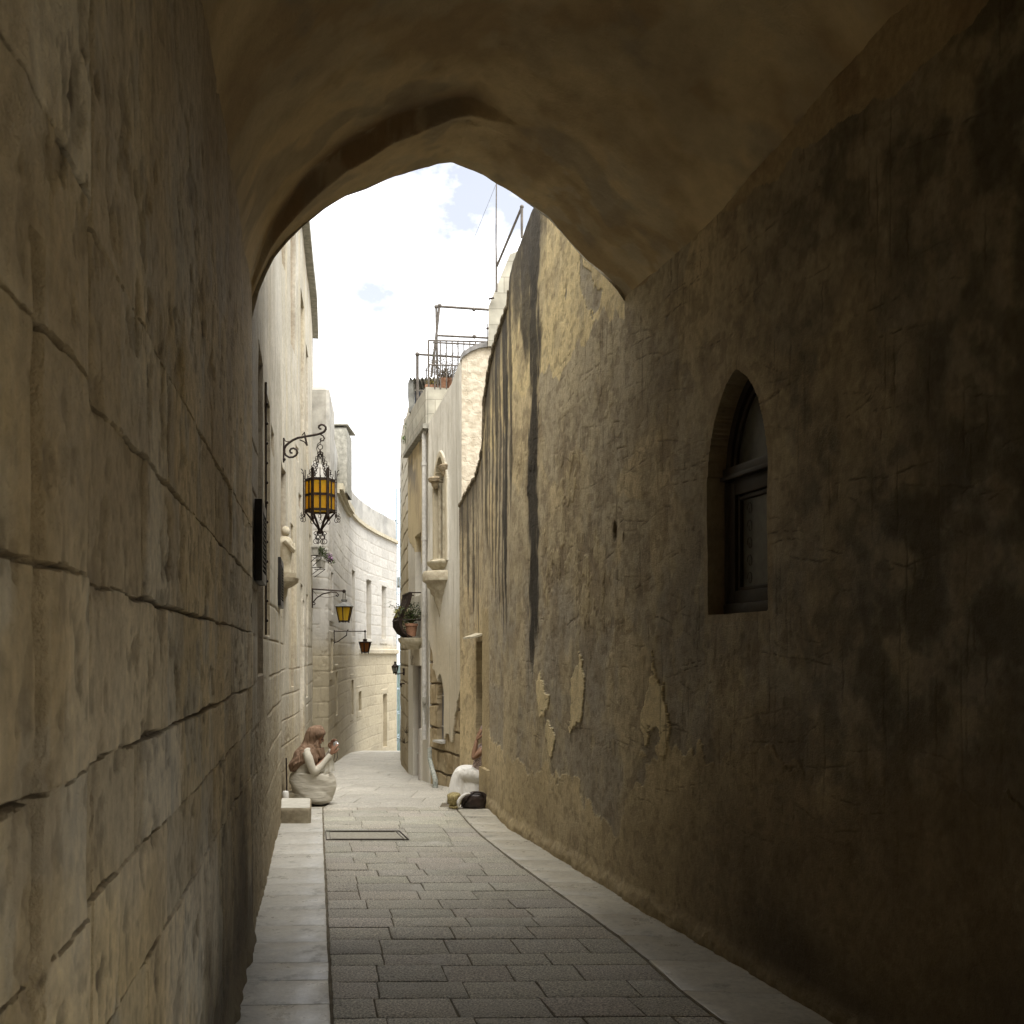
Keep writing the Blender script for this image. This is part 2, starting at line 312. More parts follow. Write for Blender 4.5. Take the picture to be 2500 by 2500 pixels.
def make_wall(name, plan, Ds, zs, side, fn, mat, parent, z0=None, ztop=None, thick=.35, ends=True):
    """relief wall: columns Ds, rows zs in 0..1 (or metres when ztop is None); fn(D,Z)->(offset, colour)"""
    Ds = np.asarray(Ds, float); P = np.asarray(plan, float); n, m = len(Ds), len(zs)
    X = np.interp(Ds, P[:, 0], P[:, 1]); dX = np.gradient(X, Ds)
    k = np.ones(9)/9; dX = np.convolve(np.pad(dX, 4, 'edge'), k, 'valid')
    l = np.sqrt(1+dX**2); nx, ny = side/l, -side*dX/l
    DD, VV = np.meshgrid(Ds, zs, indexing='ij')
    if ztop is None: ZZ = VV
    else:
        a = z0(Ds)[:, None]; b = ztop(Ds)[:, None]; ZZ = a+(b-a)*VV
    h, col = fn(DD, ZZ)
    co = np.stack([X[:, None]+nx[:, None]*h, DD+ny[:, None]*h, ZZ], -1)
    # top cap and back
    back = np.stack([X-nx*thick, Ds-ny*thick], -1)
    t1 = np.concatenate([back, co[:, -1, 2:3]-.004], -1)[:, None]; t2 = t1.copy(); t2[..., 2] = np.minimum(co[:, -1:, 2]-.05, co[:, :1, 2]-.3)
    co = np.concatenate([co, t1, t2], 1); col = np.concatenate([col, col[:, -1:], col[:, -1:]], 1); m += 2
    if ends:
        e0 = co[:1].copy(); e1 = co[-1:].copy()
        e0[0, :, 0] = back[0, 0]; e0[0, :, 1] = back[0, 1]; e1[0, :, 0] = back[-1, 0]; e1[0, :, 1] = back[-1, 1]
        co = np.concatenate([e0, co, e1], 0); col = np.concatenate([col[:1], col, col[-1:]], 0); n += 2
    idx = np.arange(n*m).reshape(n, m)
    q = np.stack([idx[:-1, :-1], idx[1:, :-1], idx[1:, 1:], idx[:-1, 1:]], -1).reshape(-1, 4)
    if side > 0: q = q[:, ::-1]
    q = q[:, ::-1] if True else q
    me = bpy.data.meshes.new(name)
    me.vertices.add(n*m); me.vertices.foreach_set('co', co.reshape(-1).astype(np.float32))
    me.loops.add(len(q)*4); me.loops.foreach_set('vertex_index', q.reshape(-1).astype(np.int32))
    me.polygons.add(len(q)); me.polygons.foreach_set('loop_start', np.arange(0, len(q)*4, 4, dtype=np.int32))
    me.polygons.foreach_set('loop_total', np.full(len(q), 4, np.int32)) if bpy.app.version < (4, 0) else None
    me.update(calc_edges=True)
    ca = me.color_attributes.new('Col', 'FLOAT_COLOR', 'POINT')
    rgba = np.concatenate([np.clip(col, 0, 1), np.ones((n, m, 1))], -1); ca.data.foreach_set('color', rgba.reshape(-1).astype(np.float32))
    me.shade_smooth(); me.set_sharp_from_angle(angle=R(35))
    return link(name, me, mat, parent)

# colours of the materials (albedo)
LIME = (.47, .425, .315); LIME_P = (.56, .525, .43); OCHRE = (.45, .355, .19); GREYP = (.25, .225, .175); BROWN = (.21, .145, .08)
SOOT = (.022, .019, .016); UMBER = (.13, .10, .065)
def courses(D, Z, h, wd, z0=0., seed=1, jw=.006, wob=.012, irregular=.3):
    """mask of masonry joints, and a per-stone random"""
    Zw = Z+wob*(fbm(D*3, Z*3, seed+3, 3)-.5)*2; Dw = D+wob*(fbm(D*4, Z*4, seed+4, 3)-.5)*2
    r = np.floor((Zw-z0)/h); fz = (Zw-z0)/h-r
    o = hsh(r, r*0, seed)*wd; w2 = wd*(1+irregular*(hsh(r, r*0+3, seed)-.5)); c = np.floor((Dw+o)/w2); fd = (Dw+o)/w2-c
    dz = np.minimum(fz, 1-fz)*h; dd = np.minimum(fd, 1-fd)*w2
    return dz, dd, hsh(c, r, seed+9), r

# ------------------------------------------------------------------ ground, road, pavements
g = MB(); ds = [-30, -5, 8, 10.4, 11.6, 14, 19, 24, 26, 40, 60, 200]
for i in range(len(ds)-1):
    a, b = ds[i], ds[i+1]
    g.add([(-150, a, gz(a)-.008), (150, a, gz(a)-.013), (150, b, gz(b)-.008), (-150, b, gz(b)-.008)], [(0, 1, 2, 3)])
tag(g.build('ground', M['joint']), kind='structure')

EDL = lambda D: np.interp(D, [-8, 4.785, 8.97, 11, 13], [1.61, -.84, -1.643, -2.03, -2.3])
_e = [(-8, 4.6), (1, 1.95), (3, 1.37), (4.69, .905), (5.0, .818), (5.54, .713), (6.07, .59), (6.52, .462), (7.09, .298), (8.17, 0), (9.29, -.29), (10.06, -.45), (10.94, -.60), (12, -.74)]
EDR = lambda D: np.interp(D, [p[0] for p in _e], [p[1] for p in _e])
class Slabs:
    def __init__(s): s.v = []; s.f = []; s.c = []
    def slab(s, q, col, gap=.005, dz=0., depth=.03, sub=6, bow=.0015):
        """q: four ground points a(near left) b(near right) c(far right) d(far left)"""
        q = [np.array(p, float) for p in q]; cen = sum(q)/4
        n0 = len(s.v); tilt = random.uniform(-.0012, .0012)
        u = np.linspace(0, 1, sub)
        for i, vv in enumerate(u):
            for j, uu in enumerate(u):
                p = (q[0]*(1-uu)+q[1]*uu)*(1-vv)+(q[3]*(1-uu)+q[2]*uu)*vv
                e = (i in (0, sub-1)) or (j in (0, sub-1)); e2 = (i in (1, sub-2)) or (j in (1, sub-2))
                d = p-cen; ln = max(np.linalg.norm(d), 1e-6)
                W = max(np.linalg.norm(q[1]-q[0]), 1e-3); H = max(np.linalg.norm(q[3]-q[0]), 1e-3)
                su, sv = (gap/W), (gap/H)
                uu2 = min(max(uu, su), 1-su) if j in (0, sub-1) else uu; vv2 = min(max(vv, sv), 1-sv) if i in (0, sub-1) else vv
                if j == 1: uu2 = su+.006/W
                if j == sub-2: uu2 = 1-su-.006/W
                if i == 1: vv2 = sv+.006/H
                if i == sub-2: vv2 = 1-sv-.006/H
                p = (q[0]*(1-uu2)+q[1]*uu2)*(1-vv2)+(q[3]*(1-uu2)+q[2]*uu2)*vv2
                jit = (random.uniform(-.0012, .0012) if e else 0)
                z = float(gz(p[1]))+dz+(-.0028 if e else 0)+random.uniform(-bow, bow)*(0 if e else 1)+tilt*(uu-.5)
                s.v.append((p[0]+jit*2, p[1]+jit, z)); s.c.append(col)
        for i in range(sub-1):
            for j in range(sub-1):
                a = n0+i*sub+j; s.f.append((a, a+1, a+sub+1, a+sub))
        per = [i for i in range(sub)]+[i*sub+sub-1 for i in range(1, sub)]+[(sub-1)*sub+j for j in range(sub-2, -1, -1)]+[i*sub for i in range(sub-2, 0, -1)]
        n1 = len(s.v)
        for k in per:
            x, y, z = s.v[n0+k]; s.v.append((x, y, z-depth)); s.c.append(tuple(c*.45 for c in col))
        L_ = len(per)
        for k in range(L_): s.f.append((n0+per[k], n1+k, n1+(k+1) % L_, n0+per[(k+1) % L_]))
    def build(s, name, mat):
        me = bpy.data.meshes.new(name); me.from_pydata(s.v, [], s.f); me.update()
        v = np.array(s.v); c = np.array(s.c)
        st = fbm(v[:, 0]*2.2, v[:, 1]*2.2, 31, 4); c = c*(.84+.32*st)[:, None]
        ca = me.color_attributes.new('Col', 'FLOAT_COLOR', 'POINT')
        ca.data.foreach_set('color', np.concatenate([np.clip(c, 0, 1), np.ones((len(c), 1))], 1).reshape(-1).astype(np.float32))
        me.shade_smooth(); me.set_sharp_from_angle(angle=R(50))
        return link(name, me, mat)
road = Slabs(); D = -5.; rows = []
meas = [4.40, 4.66, 4.92, 5.17, 5.44, 5.65, 5.94, 6.2, 6.42, 6.65, 6.89, 7.14, 7.39]
while D < 4.1: rows.append(D); D += .26
rows += meas; D = 7.39
while D < 11.0: D += random.uniform(.215, .27); rows.append(D)
for i in range(len(rows)-1):
    a, b = rows[i], rows[i+1]; a0, b0 = a-.035, b-.035      # joints lean a little
    xl, xr = float(EDL(a)), float(EDR(a)); x = xl; cuts = [0.]
    first = random.uniform(.2, .42)
    while True:
        wd = first if len(cuts) == 1 else random.uniform(.34, .50)
        if x+wd > xr-.16: break
        x += wd; cuts.append((x-xl)/(xr-xl))
    cuts.append(1.)
    skew = random.uniform(-.01, .01)
    for k in range(len(cuts)-1):
        u0, u1 = cuts[k], cuts[k+1]
        def pt(u, d):
            X0, X1 = float(EDL(d)), float(EDR(d)); return (X0+(X1-X0)*u+.004, d+.03*(u-.5)+skew*(u-.5))
        t = random.uniform(.86, 1.14); fade = ss(6.8, 9.8, np.array(a)).item()
        base = [.40, .375, .315]; wpale = [.40, .38, .32]
        col = tuple((base[q]*(1-fade)+wpale[q]*fade)*t*(1+random.uniform(-.02, .02)) for q in range(3))
        road.slab([pt(u0, a), pt(u1, a), pt(u1, b), pt(u0, b)], col, gap=.0045 if a < 8.0 else .0028, dz=random.uniform(-.0025, .0025), depth=.04)
# pale flagstones farther on
D = rows[-1]
while D < 27:
    b = D+random.uniform(.38, .6); x0 = -5.2; x1 = 1.2 if D > 11.4 else None
    def lim(d): return (float(EDL(d)) if d < 11.4 else -6.2, float(EDR(d)) if d < 11.2 else 1.5)
    xl, xr = lim(D); x = xl; cuts = [xl]
    while x < xr-.3: x += random.uniform(.45, .9); cuts.append(min(x, xr))
    for k in range(len(cuts)-1):
        t = random.uniform(.93, 1.06); col = (.42*t, .40*t, .35*t)
        road.slab([(cuts[k], D), (cuts[k+1], D), (cuts[k+1], b), (cuts[k], b)], col, gap=.003, dz=random.uniform(-.002, .002), depth=.03)
    D = b
tag(road.build('road', M['setts']), kind='structure')
pv = Slabs(); D = -5.
ml = [4.22, 4.48, 4.813, 5.17, 5.47, 5.86, 6.22, 6.62, 7.0, 7.36, 7.9, 8.45, 8.9, 9.5, 10.2, 11.1]
rowsl = list(np.arange(-5, 4.0, .4))+ml
for a, b in zip(rowsl[:-1], rowsl[1:]):
    t = random.uniform(.92, 1.07); f = lambda d: (float(XL(d))-.06, d-.01)
    pv.slab([f(a), (float(EDL(a))-.012, a+.015), (float(EDL(b))-.012, b+.015), f(b)], (.50*t, .485*t, .435*t), gap=.0035, dz=.003, depth=.05, bow=.0006)
tag(pv.build('pavement', M['slab']), kind='structure')
pv = Slabs(); D = -5.
while D < 11.3:
    b = D+random.uniform(.36, .52); t = random.uniform(.92, 1.07)
    pv.slab([(float(EDR(D))+.012, D+.03), (float(XR(D))+.06, D-.03), (float(XR(b))+.06, b-.03), (float(EDR(b))+.012, b+.03)], (.46*t, .435*t, .365*t), gap=.0035, dz=.003, depth=.05, bow=.0006)
    D = b
tag(pv.build('pavement', M['slab']), kind='structure')
# inspection cover let into the paving
dc = empty('drain_cover', (-1.35, 9.3, 0), 'rectangular stone inspection cover in a thin metal frame let into the paving', 'drain cover')
fr = MB()
q = [at(797, 2052, 9.06), at(998, 2052, 9.06), at(975, 2031, 9.5), at(795, 2031, 9.5)]
q = [Vector((p.x, p.y, .009)) for p in q]
for i in range(4):
    a, b = q[i], q[(i+1) % 4]; d = (b-a); fr.box((a+b)/2, (d.length, .008, .010), rz=math.atan2(d.y, d.x))
    n_ = Vector((-d.y, d.x, 0)).normalized()*.035; fr.box((a+b)/2+n_-Vector((0, 0, .001)), (d.length-.08, .0035, .007), rz=math.atan2(d.y, d.x))
fr.build('frame', M['pipe_iron'], dc)
lid = MB(); c_ = sum(q, Vector())/4
lid.prism([c_+(p-c_)*.93-Vector((0, 0, .006)) for p in q], (0, 0, -.02), (0, 0, .022)); lid.build('lid', stone('cover_stone', (.36, .345, .29), (.27, .255, .21), .6, 40), dc)

# ------------------------------------------------------------------ the vaulted passage
pas = empty('vaulted_passage', (0, 3, 0), 'dark vaulted passage with worn stone wall and peeling plaster framing the lane', 'passage')
def f_passage_left(D, Z):
    n = 7; cr_ = [(.96, .5), (1.225, .35), (1.462, 1.), (1.772, .9), (2.085, .8), (2.375, .55)]
    wobD = fbm(D*2.2, Z*1.2, 5, 4)
    h = .016*(fbm(D*1.3, Z*.9, 11, 4)-.5)+.006*(fbm(D*9, Z*5, 12, 4)-.5)
    col = lerp((.68, .61, .46), (.64, .52, .31), ss(.35, .65, fbm(D*1.6, Z*1.3, 21, 4)))
    col = lerp(col, (.50, .47, .38), ss(.52, .7, fbm(D*6, Z*3.5, 22, 5))*.6)
    smooth_up = ss(2.35, 2.75, Z+.25*(fbm(D*3, Z*2, 8, 3)-.5))           # smoother plaster above
    crack = np.zeros_like(Z)
    for zc, amp in cr_:
        d = np.abs(Z-zc-.013*(fbm(D*6, Z*0+zc, 40, 5)-.5)*2)
        wdt = (.0016+.0085*np.clip(fbm(D*5, Z*0+zc*3, 41, 3)-.32, 0, 1)*2.0)*amp*(1-ss(.8, 1., ss(4.6, 5.6, D)*1.0)*.6)
        crack = np.maximum(crack, 1-ss(wdt*.5, wdt*1.4, d))
    r = np.searchsorted(np.array([c[0] for c in cr_]), Z); 
    for k in range(len(cr_)+1):                                          # upright joints differ by course
        for j in range(9):
            Dj = 1.69+j*.62+.31*(k % 2)*(j > 0)+.1*math.sin(k*7+j*3)
            if k == 3 and j == 0: Dj = 1.69
            d = np.abs(D-Dj-.008*(fbm(Z*6, D*0+k, 50, 3)-.5)*2); wdt = .0035+.004*math.sin(k*5+j)**2
            crack = np.maximum(crack, (r == k)*(1-ss(wdt*.4, wdt*1.5, d))*(1-smooth_up)*.9*(Z < 2.4))
    bk = hsh(np.floor((D-1.69+.31*(r % 2))/.62), r.astype(float), 77); bk2 = hsh(np.floor((D-1.69+.31*(r % 2))/.62), r.astype(float), 78)
    wgt = (1-smooth_up)*.75; col = col*(1+wgt*(bk-.5)*.5)[..., None]; col = lerp(col, (.60, .45, .22), wgt*ss(.55, .9, bk2)*.5); h = h+wgt*(bk-.5)*.012
    # deep ragged joint and rounded rough pier nearest the camera
    near = 1-ss(1.60, 1.72, D+.05*(fbm(Z*2.3, D*2, 61, 4)-.5)*2)
    h = h+near*(.020*fbm(D*7, Z*3, 62, 4)+.014)
    dd = np.abs(D-1.70-.05*(fbm(Z*2.3, Z*0, 61, 4)-.5)*2); deep = (1-ss(.012, .04, dd)); h = h-.03*deep; crack = np.maximum(crack, deep*.45)
    dd = np.abs(D-1.335-.03*(fbm(Z*2.0, Z*0, 66, 4)-.5)*2); deep = (1-ss(.008, .03, dd))*(Z < 2.2); h = h-.02*deep; crack = np.maximum(crack, deep*.35)
    pits = ss(.60, .72, fbm(D*11, Z*9, 70, 5))
    scr = ss(.60, .72, fbm(D*24, Z*14, 71, 4))*.8
    h = h-.022*crack*(1-.6*smooth_up)-.006*pits-.002*scr
    col = lerp(col, UMBER, np.clip(crack*.85+pits*.45+scr*.5, 0, 1))
    up = ss(2.5, 3.6, Z+.8*(fbm(D*5, Z*.7, 23, 4)-.5)); col = lerp(col, (.44, .36, .24), up*.65)
    streak = ss(.48, .68, fbm(D*4.5, Z*2.0, 24, 6)); col = lerp(col, (.40, .31, .19), streak*.4)
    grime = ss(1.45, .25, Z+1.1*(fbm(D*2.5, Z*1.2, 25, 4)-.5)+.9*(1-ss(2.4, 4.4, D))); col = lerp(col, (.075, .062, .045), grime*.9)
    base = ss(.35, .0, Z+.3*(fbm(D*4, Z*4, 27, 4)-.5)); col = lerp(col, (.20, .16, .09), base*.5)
    h = h+.05*ss(.14, 0, Z)*fbm(D*8, Z*8, 28, 3)*.7
    # plaster rolls over into the vault
    return h, col
Ds = np.concatenate([np.linspace(-6, 1.15, 14), pxcols(PL, 1.2, 5.87, 330)])
zs = np.concatenate([np.linspace(-.1, .9, 130, endpoint=False), np.linspace(.9, 2.6, 400, endpoint=False), np.linspace(2.6, 4.3, 200)])
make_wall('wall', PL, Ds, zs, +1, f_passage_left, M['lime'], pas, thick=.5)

W_LO, W_HI, W_B, W_S, W_T = 5.167, 5.774, 1.87, 2.60, 3.165                  # arched window of the passage
def arch_mask(D, Z, d0, d1, zb, zs_, zt, p=1.7):
    c = (d0+d1)/2; hw = (d1-d0)/2; u = np.abs(D-c)/hw
    top = zs_+(zt-zs_)*np.clip(1-u**p, 0, 1)**.75
    return (u < 1) & (Z > zb) & (Z < top)
def arch_round(D, Z, d0, d1, zb, zs_, zt):
    c = (d0+d1)/2; hw = (d1-d0)/2; u = np.abs(D-c)/hw; return (u < 1) & (Z > zb) & (Z < zs_+(zt-zs_)*(.82*np.sqrt(np.clip(1-u**2, 0, 1))+.18*np.clip(1-u, 0, 1)))
rs = random.Random(5)
ARCS = [(rs.uniform(3.6, 9.2), rs.uniform(.7, 4.0), rs.uniform(.08, .30), rs.uniform(-.5, .5), rs.uniform(-.25, .25), rs.choice([1, 1, .6])) for _ in range(230)]
VERT = [(rs.uniform(3.6, 9.2), rs.uniform(.8, 4.2), rs.uniform(.06, .28)) for _ in range(260)]
PATCH_LIGHT = [  # bare ochre patches left between the grey ones (photo px)
 [(1320, 1640),(1335, 1700),(1345, 1690),(1340, 1740),(1318, 1740),(1312, 1700)],
 [(1415, 1600),(1424, 1640),(1422, 1740),(1412, 1765),(1388, 1800),(1390, 1740),(1396, 1660),(1408, 1640)],
 [(1598, 1620),(1612, 1660),(1628, 1680),(1640, 1760),(1638, 1850),(1622, 1860),(1612, 1800),(1592, 1780),(1576, 1820),(1570, 1780),(1572, 1720),(1590, 1690)],
 [(1334, 1765),(1352, 1790),(1356, 1830),(1348, 1850),(1332, 1800)]]
PATCH_GREY = [
 [(1410, 648),(1440, 655),(1455, 690),(1470, 715),(1462, 745),(1440, 760),(1425, 740),(1412, 700)],
 [(1375, 690),(1381, 700),(1380, 720),(1373, 715)],
 [(1336, 1620),(1400, 1600),(1500, 1580),(1620, 1600),(1720, 1650),(1860, 1700),(1860, 1850),(1780, 1900),(1710, 1860),(1650, 1840),(1600, 1880),(1560, 1880),(1530, 2000),(1490, 2060),(1450, 1960),(1395, 1920),(1365, 1900),(1336, 1850)],
 [(1200, 1730),(1260, 1700),(1300, 1700),(1330, 1800),(1350, 1900),(1300, 1880),(1250, 1860),(1200, 1850)]]
PRq = [(p[0], p[1]) for p in PR]
GB = np.array(sorted([wz(PRq, *p) for p in ((1130, 1800), (1192, 1790), (1225, 1830), (1250, 1850), (1290, 1900), (1315, 1880), (1340, 1860), (1352, 1900), (1370, 1915), (1385, 1890), (1405, 1900), (1420, 1960), (1450, 1975), (1480, 2020), (1500, 2065), (1515, 2010), (1540, 1920), (1565, 1875), (1600, 1850), (1630, 1815), (1660, 1830), (1690, 1850), (1720, 1835), (1760, 1900), (1800, 1820), (1850, 1870), (1900, 1850), (2000, 1900), (2150, 1880), (2480, 1950))]))
PATCH_LIGHT = [[wz(PRq, *p) for p in q] for q in PATCH_LIGHT]; PATCH_GREY = [[wz(PRq, *p) for p in q] for q in PATCH_GREY]
def f_right(D, Z):
    h = .03*(fbm(D*.9, Z*.8, 101, 3)-.5)+.010*(fbm(D*7, Z*5, 102, 5)-.5)
    nA = fbm(D*1.5, Z*1.0, 103, 5); col = lerp((.60, .49, .295), (.50, .41, .26), ss(.35, .65, nA))
    col = lerp(col, (.47, .385, .225), ss(.6, .8, fbm(D*4, Z*1.6, 104, 4))*.6)
    wD = D+.09*(fbm(D*5, Z*5, 105, 6, .6)-.5)*2; wZ = Z+.14*(fbm(D*6, Z*6, 106, 6, .6)-.5)*2
    def pm(polys):
        m = np.zeros(D.shape, bool)
        for q in polys:
            a = np.array(q); s = (D > a[:, 0].min()-.15) & (D < a[:, 0].max()+.15) & (Z > a[:, 1].min()-.15) & (Z < a[:, 1].max()+.15)
            if s.any(): mm = np.zeros(D.shape, bool); mm[s] = inpoly(wD[s], wZ[s], q); m |= mm
        return m.astype(float)
    grey = pm(PATCH_GREY[:2]); li = pm(PATCH_LIGHT)
    zb_ = np.interp(wD, GB[:, 0], GB[:, 1]); lowm = (wZ+.14*(fbm(D*3.5, Z*2.5, 131, 4)-.5)*2 > zb_)
    gzone = lowm*ss(3.3, 1.9, Z+.9*(fbm(D*1.7, Z*1.2, 132, 5)-.5)*2)*(.35+.65*ss(.36, .56, fbm(D*3.2, Z*1.4, 133, 5)))*ss(12, 10.6, D)
    edge_ = lowm & ~(wZ+.14*(fbm(D*3.5, Z*2.5, 131, 4)-.5)*2 > zb_+.018); grey = np.maximum(grey, gzone*(1-li))
    top = ((Z > 3.95+.35*(fbm(D*2.2, Z*0, 107, 4)-.5)*2+.25*(fbm(D*9, Z*5, 108, 3)-.5)) & (D > 6.9)).astype(float)
    mid = ss(.50, .53, fbm(D*1.4, Z*1.1, 109, 4))*(Z > 1.2)*(1-top)                       # worn coat
    col = lerp(col, (.40, .35, .255), mid*.6)
    col = lerp(col, (.68, .555, .31), top*(1-ss(.5, .6, fbm(D*3, Z*3, 160, 4))*.2))
    col = lerp(col, (.33, .295, .235), grey*.85); h = h-.005*grey; col = lerp(col, (.50, .44, .31), edge_*ss(.45, .6, fbm(D*5, Z*5, 134, 3))*.7)
    col = lerp(col, (.72, .60, .36), li*.95); h = h+.007*li
    rough_ = ss(.50, .64, fbm(D*2.1, Z*1.7, 111, 3))*ss(1.5, 2.2, Z)*ss(3.9, 3.2, Z)*ss(6.8, 7.4, D)*ss(10.5, 9, D)   # spalled field
    sp = ss(.48, .60, fbm(D*14, Z*9, 112, 4)); h = h+.006*rough_*(sp-.5); col = lerp(col, lerp((.46, .37, .21), (.24, .18, .105), 1-sp), rough_*.6)
    # scratches and hairline cracks
    ins = ss(1.0, .6, ss(8.8, 10, D))
    sc = np.zeros_like(Z)
    for (d0, z0, ln, sl, cv, st) in ARCS:
        s = (np.abs(D-d0) < ln) & (np.abs(Z-z0) < .3)
        if not s.any(): continue
        u = (D[s]-d0)/ln; zz = z0+sl*.12*u+cv*.12*u*u+.010*(vn(u*5, u*0+d0, 7)-.5)
        sc[s] = np.maximum(sc[s], (1-ss(.0015, .006, np.abs(Z[s]-zz)))*st*(1-u*u)*ss(.3,.6,vn(u*7,u*0+d0*3,9)))
    for (d0, z0, ln) in VERT:
        s = (np.abs(D-d0) < .05) & (np.abs(Z-z0) < ln)
        if not s.any(): continue
        u = (Z[s]-z0)/ln; xx = d0+.012*(vn(u*5, u*0+z0*9, 8)-.5)
        sc[s] = np.maximum(sc[s], (1-ss(.0015, .007, np.abs(D[s]-xx)))*.7*(1-u*u))
    h = h-.003*sc; col = lerp(col, (.085, .065, .045), sc*.9*ss(.3, .5, fbm(D*1.3, Z*1.3, 113, 3)+.2))
    st = ss(.50, .68, fbm(D*5, Z*4.0, 114, 6))*ss(.4, 1.5, Z); col = lerp(col, (.26, .205, .13), st*.5*(1-li)); fs = ss(.52, .66, fbm(D*15, Z*15, 140, 5)); col = lerp(col, (.17, .13, .085), fs*.40*(1-li)); h = h-.0015*fs*(1-li); lt_ = ss(.56, .68, fbm(D*9, Z*5, 141, 5)); col = lerp(col, (.52, .44, .28), lt_*.4)
    mo = ss(6.6, 3.4, D+1.5*(fbm(D*1.9, Z*1.5, 150, 6)-.5)*2)*(.45+.55*ss(.35, .6, fbm(D*6, Z*5, 151, 5))); col = lerp(col, (.075, .063, .042), mo*.85)  # shade painted into the colour: the wall darkens towards the camera
    lo_ = (~lowm)*ss(.25, .8, Z)*ss(5.2, 6.2, D); col = lerp(col, (.60, .485, .28), lo_*.35)
    # browner, darker foot, deeper inside the passage and near-black at its near end
    foot_brown = ss(1.25, .25, Z+.75*(fbm(D*1.8, Z*1.0, 115, 5)-.5)*2+.10*(D-6)); dark_in = ss(7.6, 5.0, D)
    col = lerp(col, (.165, .12, .065), foot_brown*(.35+.45*dark_in)); 
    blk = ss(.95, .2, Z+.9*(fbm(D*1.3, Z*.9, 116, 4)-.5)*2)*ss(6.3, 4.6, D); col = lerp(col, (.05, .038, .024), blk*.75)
    bd = ss(.11, .0, Z-.06*fbm(D*7, Z*7, 117, 3)); h = h+.028*bd*(fbm(D*11, Z*11, 118, 3)+.3); col = lerp(col, (.30, .235, .13), bd*.5)
    # putlog holes
    for (px, py, rw, rh) in ((1502, 1297, .03, .07), (1527, 1311, .02, .035)):
        d0, z0 = wz(PRq, px, py); k = np.sqrt(((D-d0)/rw*.9)**2+((Z-z0)/rh)**2)+.5*(fbm(D*18, Z*18, 119, 3)-.5); m_ = 1-ss(.75, 1.1, k)
        h = h-.09*m_; col = lerp(col, (.07, .045, .03), m_*.9); ring_ = (1-ss(.2, .7, np.abs(k-1.3))); col = lerp(col, (.20, .15, .09), ring_*.5)
    # soot washed down outside the passage
    def streakf(d0, wd, zt, zb, s, amt):
        nonlocal col
        wob = d0+.05*(fbm(Z*1.2, Z*0+s, s, 4)-.5)*2; w_ = 1.5*wd*(.45+1.0*fbm(Z*2.3, Z*0+s*3, s+1, 3))*ss(zb, zb+.9, Z)
        m_ = (1-ss(.55, 1.25, np.abs(D-wob)/np.maximum(w_, .003)+1.5*(fbm(D*18, Z*4.5, s+2, 5)-.5)))*ss(zb, zb+.5, Z)*ss(zt+.1, zt-.1, Z); col = lerp(col, SOOT, m_*amt)
    dS = Dof(PRq, 1302); streakf(dS, .10, 9, 1.25, 201, .93)
    streakf(Dof(PRq, 1283), .13, 9, 4.0, 202, .85); streakf(Dof(PRq, 1262), .10, 9, 4.3, 207, .6); streakf(Dof(PRq, 1233), .085, 9, 1.8, 203, .9)
    streakf(Dof(PRq, 1245), .05, 9, 2.7, 204, .8); streakf(Dof(PRq, 1213), .06, 9, 2.5, 205, .8); streakf(Dof(PRq, 1190), .045, 9, 2.4, 206, .7)
    for k in range(14):
        streakf(9.9+k*.22, .025+.02*((k*37) % 5)/5, 9, 1.3+((k*53) % 17)*.10, 210+k*4, .75)
    capb = np.interp(D, [8.0, 8.8, 9.7, 11.1, 12.9], [5.9, 5.6, 5.3, 4.6, 3.6]); col = lerp(col, (.075, .065, .052), ss(.9, .1, capb-Z+.8*(fbm(D*9, Z*1.2, 230, 4)-.5))*(D > 8.6)*.8)
    # doorway: squared jamb stones and the recess
    jamb = rect(D, Z, 11.09, 11.45, -1, 2.15); h = h+.004*jamb; jl = rect(D, Z, 10.98, 11.60, -1, .40); h = h+.03*jl
    col = lerp(col, (.40, .32, .185), np.maximum(jamb, jl)*.8)
    ad = rect(D, Z, 11.45, 12.2, -.2, 1.80); h = np.where(ad, -.55, h); col = lerp(col, (.20, .16, .11), ad*.6)
    # the passage window reveal
    am = arch_round(D, Z, W_LO, W_HI, W_B, W_S, W_T); h = np.where(am, -.15, h); col = lerp(col, (.17, .13, .085), am*.75)
    ed = arch_round(D, Z, W_LO-.05, W_HI+.05, W_B-.05, W_S, W_T+.05) & ~am; col = lerp(col, (.30, .24, .15), ed*.5)
    return h, col
Ds = np.concatenate([np.linspace(.7, 3.3, 10), pxcols(PRq, 3.4, 6.9, 470)])
zs = np.linspace(-.1, 4.6, 760)
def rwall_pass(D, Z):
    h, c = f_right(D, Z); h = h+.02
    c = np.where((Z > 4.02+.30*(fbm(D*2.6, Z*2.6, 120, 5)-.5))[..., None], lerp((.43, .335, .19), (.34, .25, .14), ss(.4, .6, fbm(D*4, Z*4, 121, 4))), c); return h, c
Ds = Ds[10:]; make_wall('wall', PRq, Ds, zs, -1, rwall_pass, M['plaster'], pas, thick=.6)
# back of the passage, behind the photographer: right wall again past an unseen side opening added to light the left wall
make_wall('wall', PRq, np.linspace(-6, -2.4, 12), np.linspace(-.1, 4.6, 30), -1, lambda D, Z: (.02*fbm(D*2, Z*2, 5), lerp((.30, .24, .15), (.2, .16, .1), fbm(D*3, Z*3, 6))), M['plaster'], pas, thick=.6)

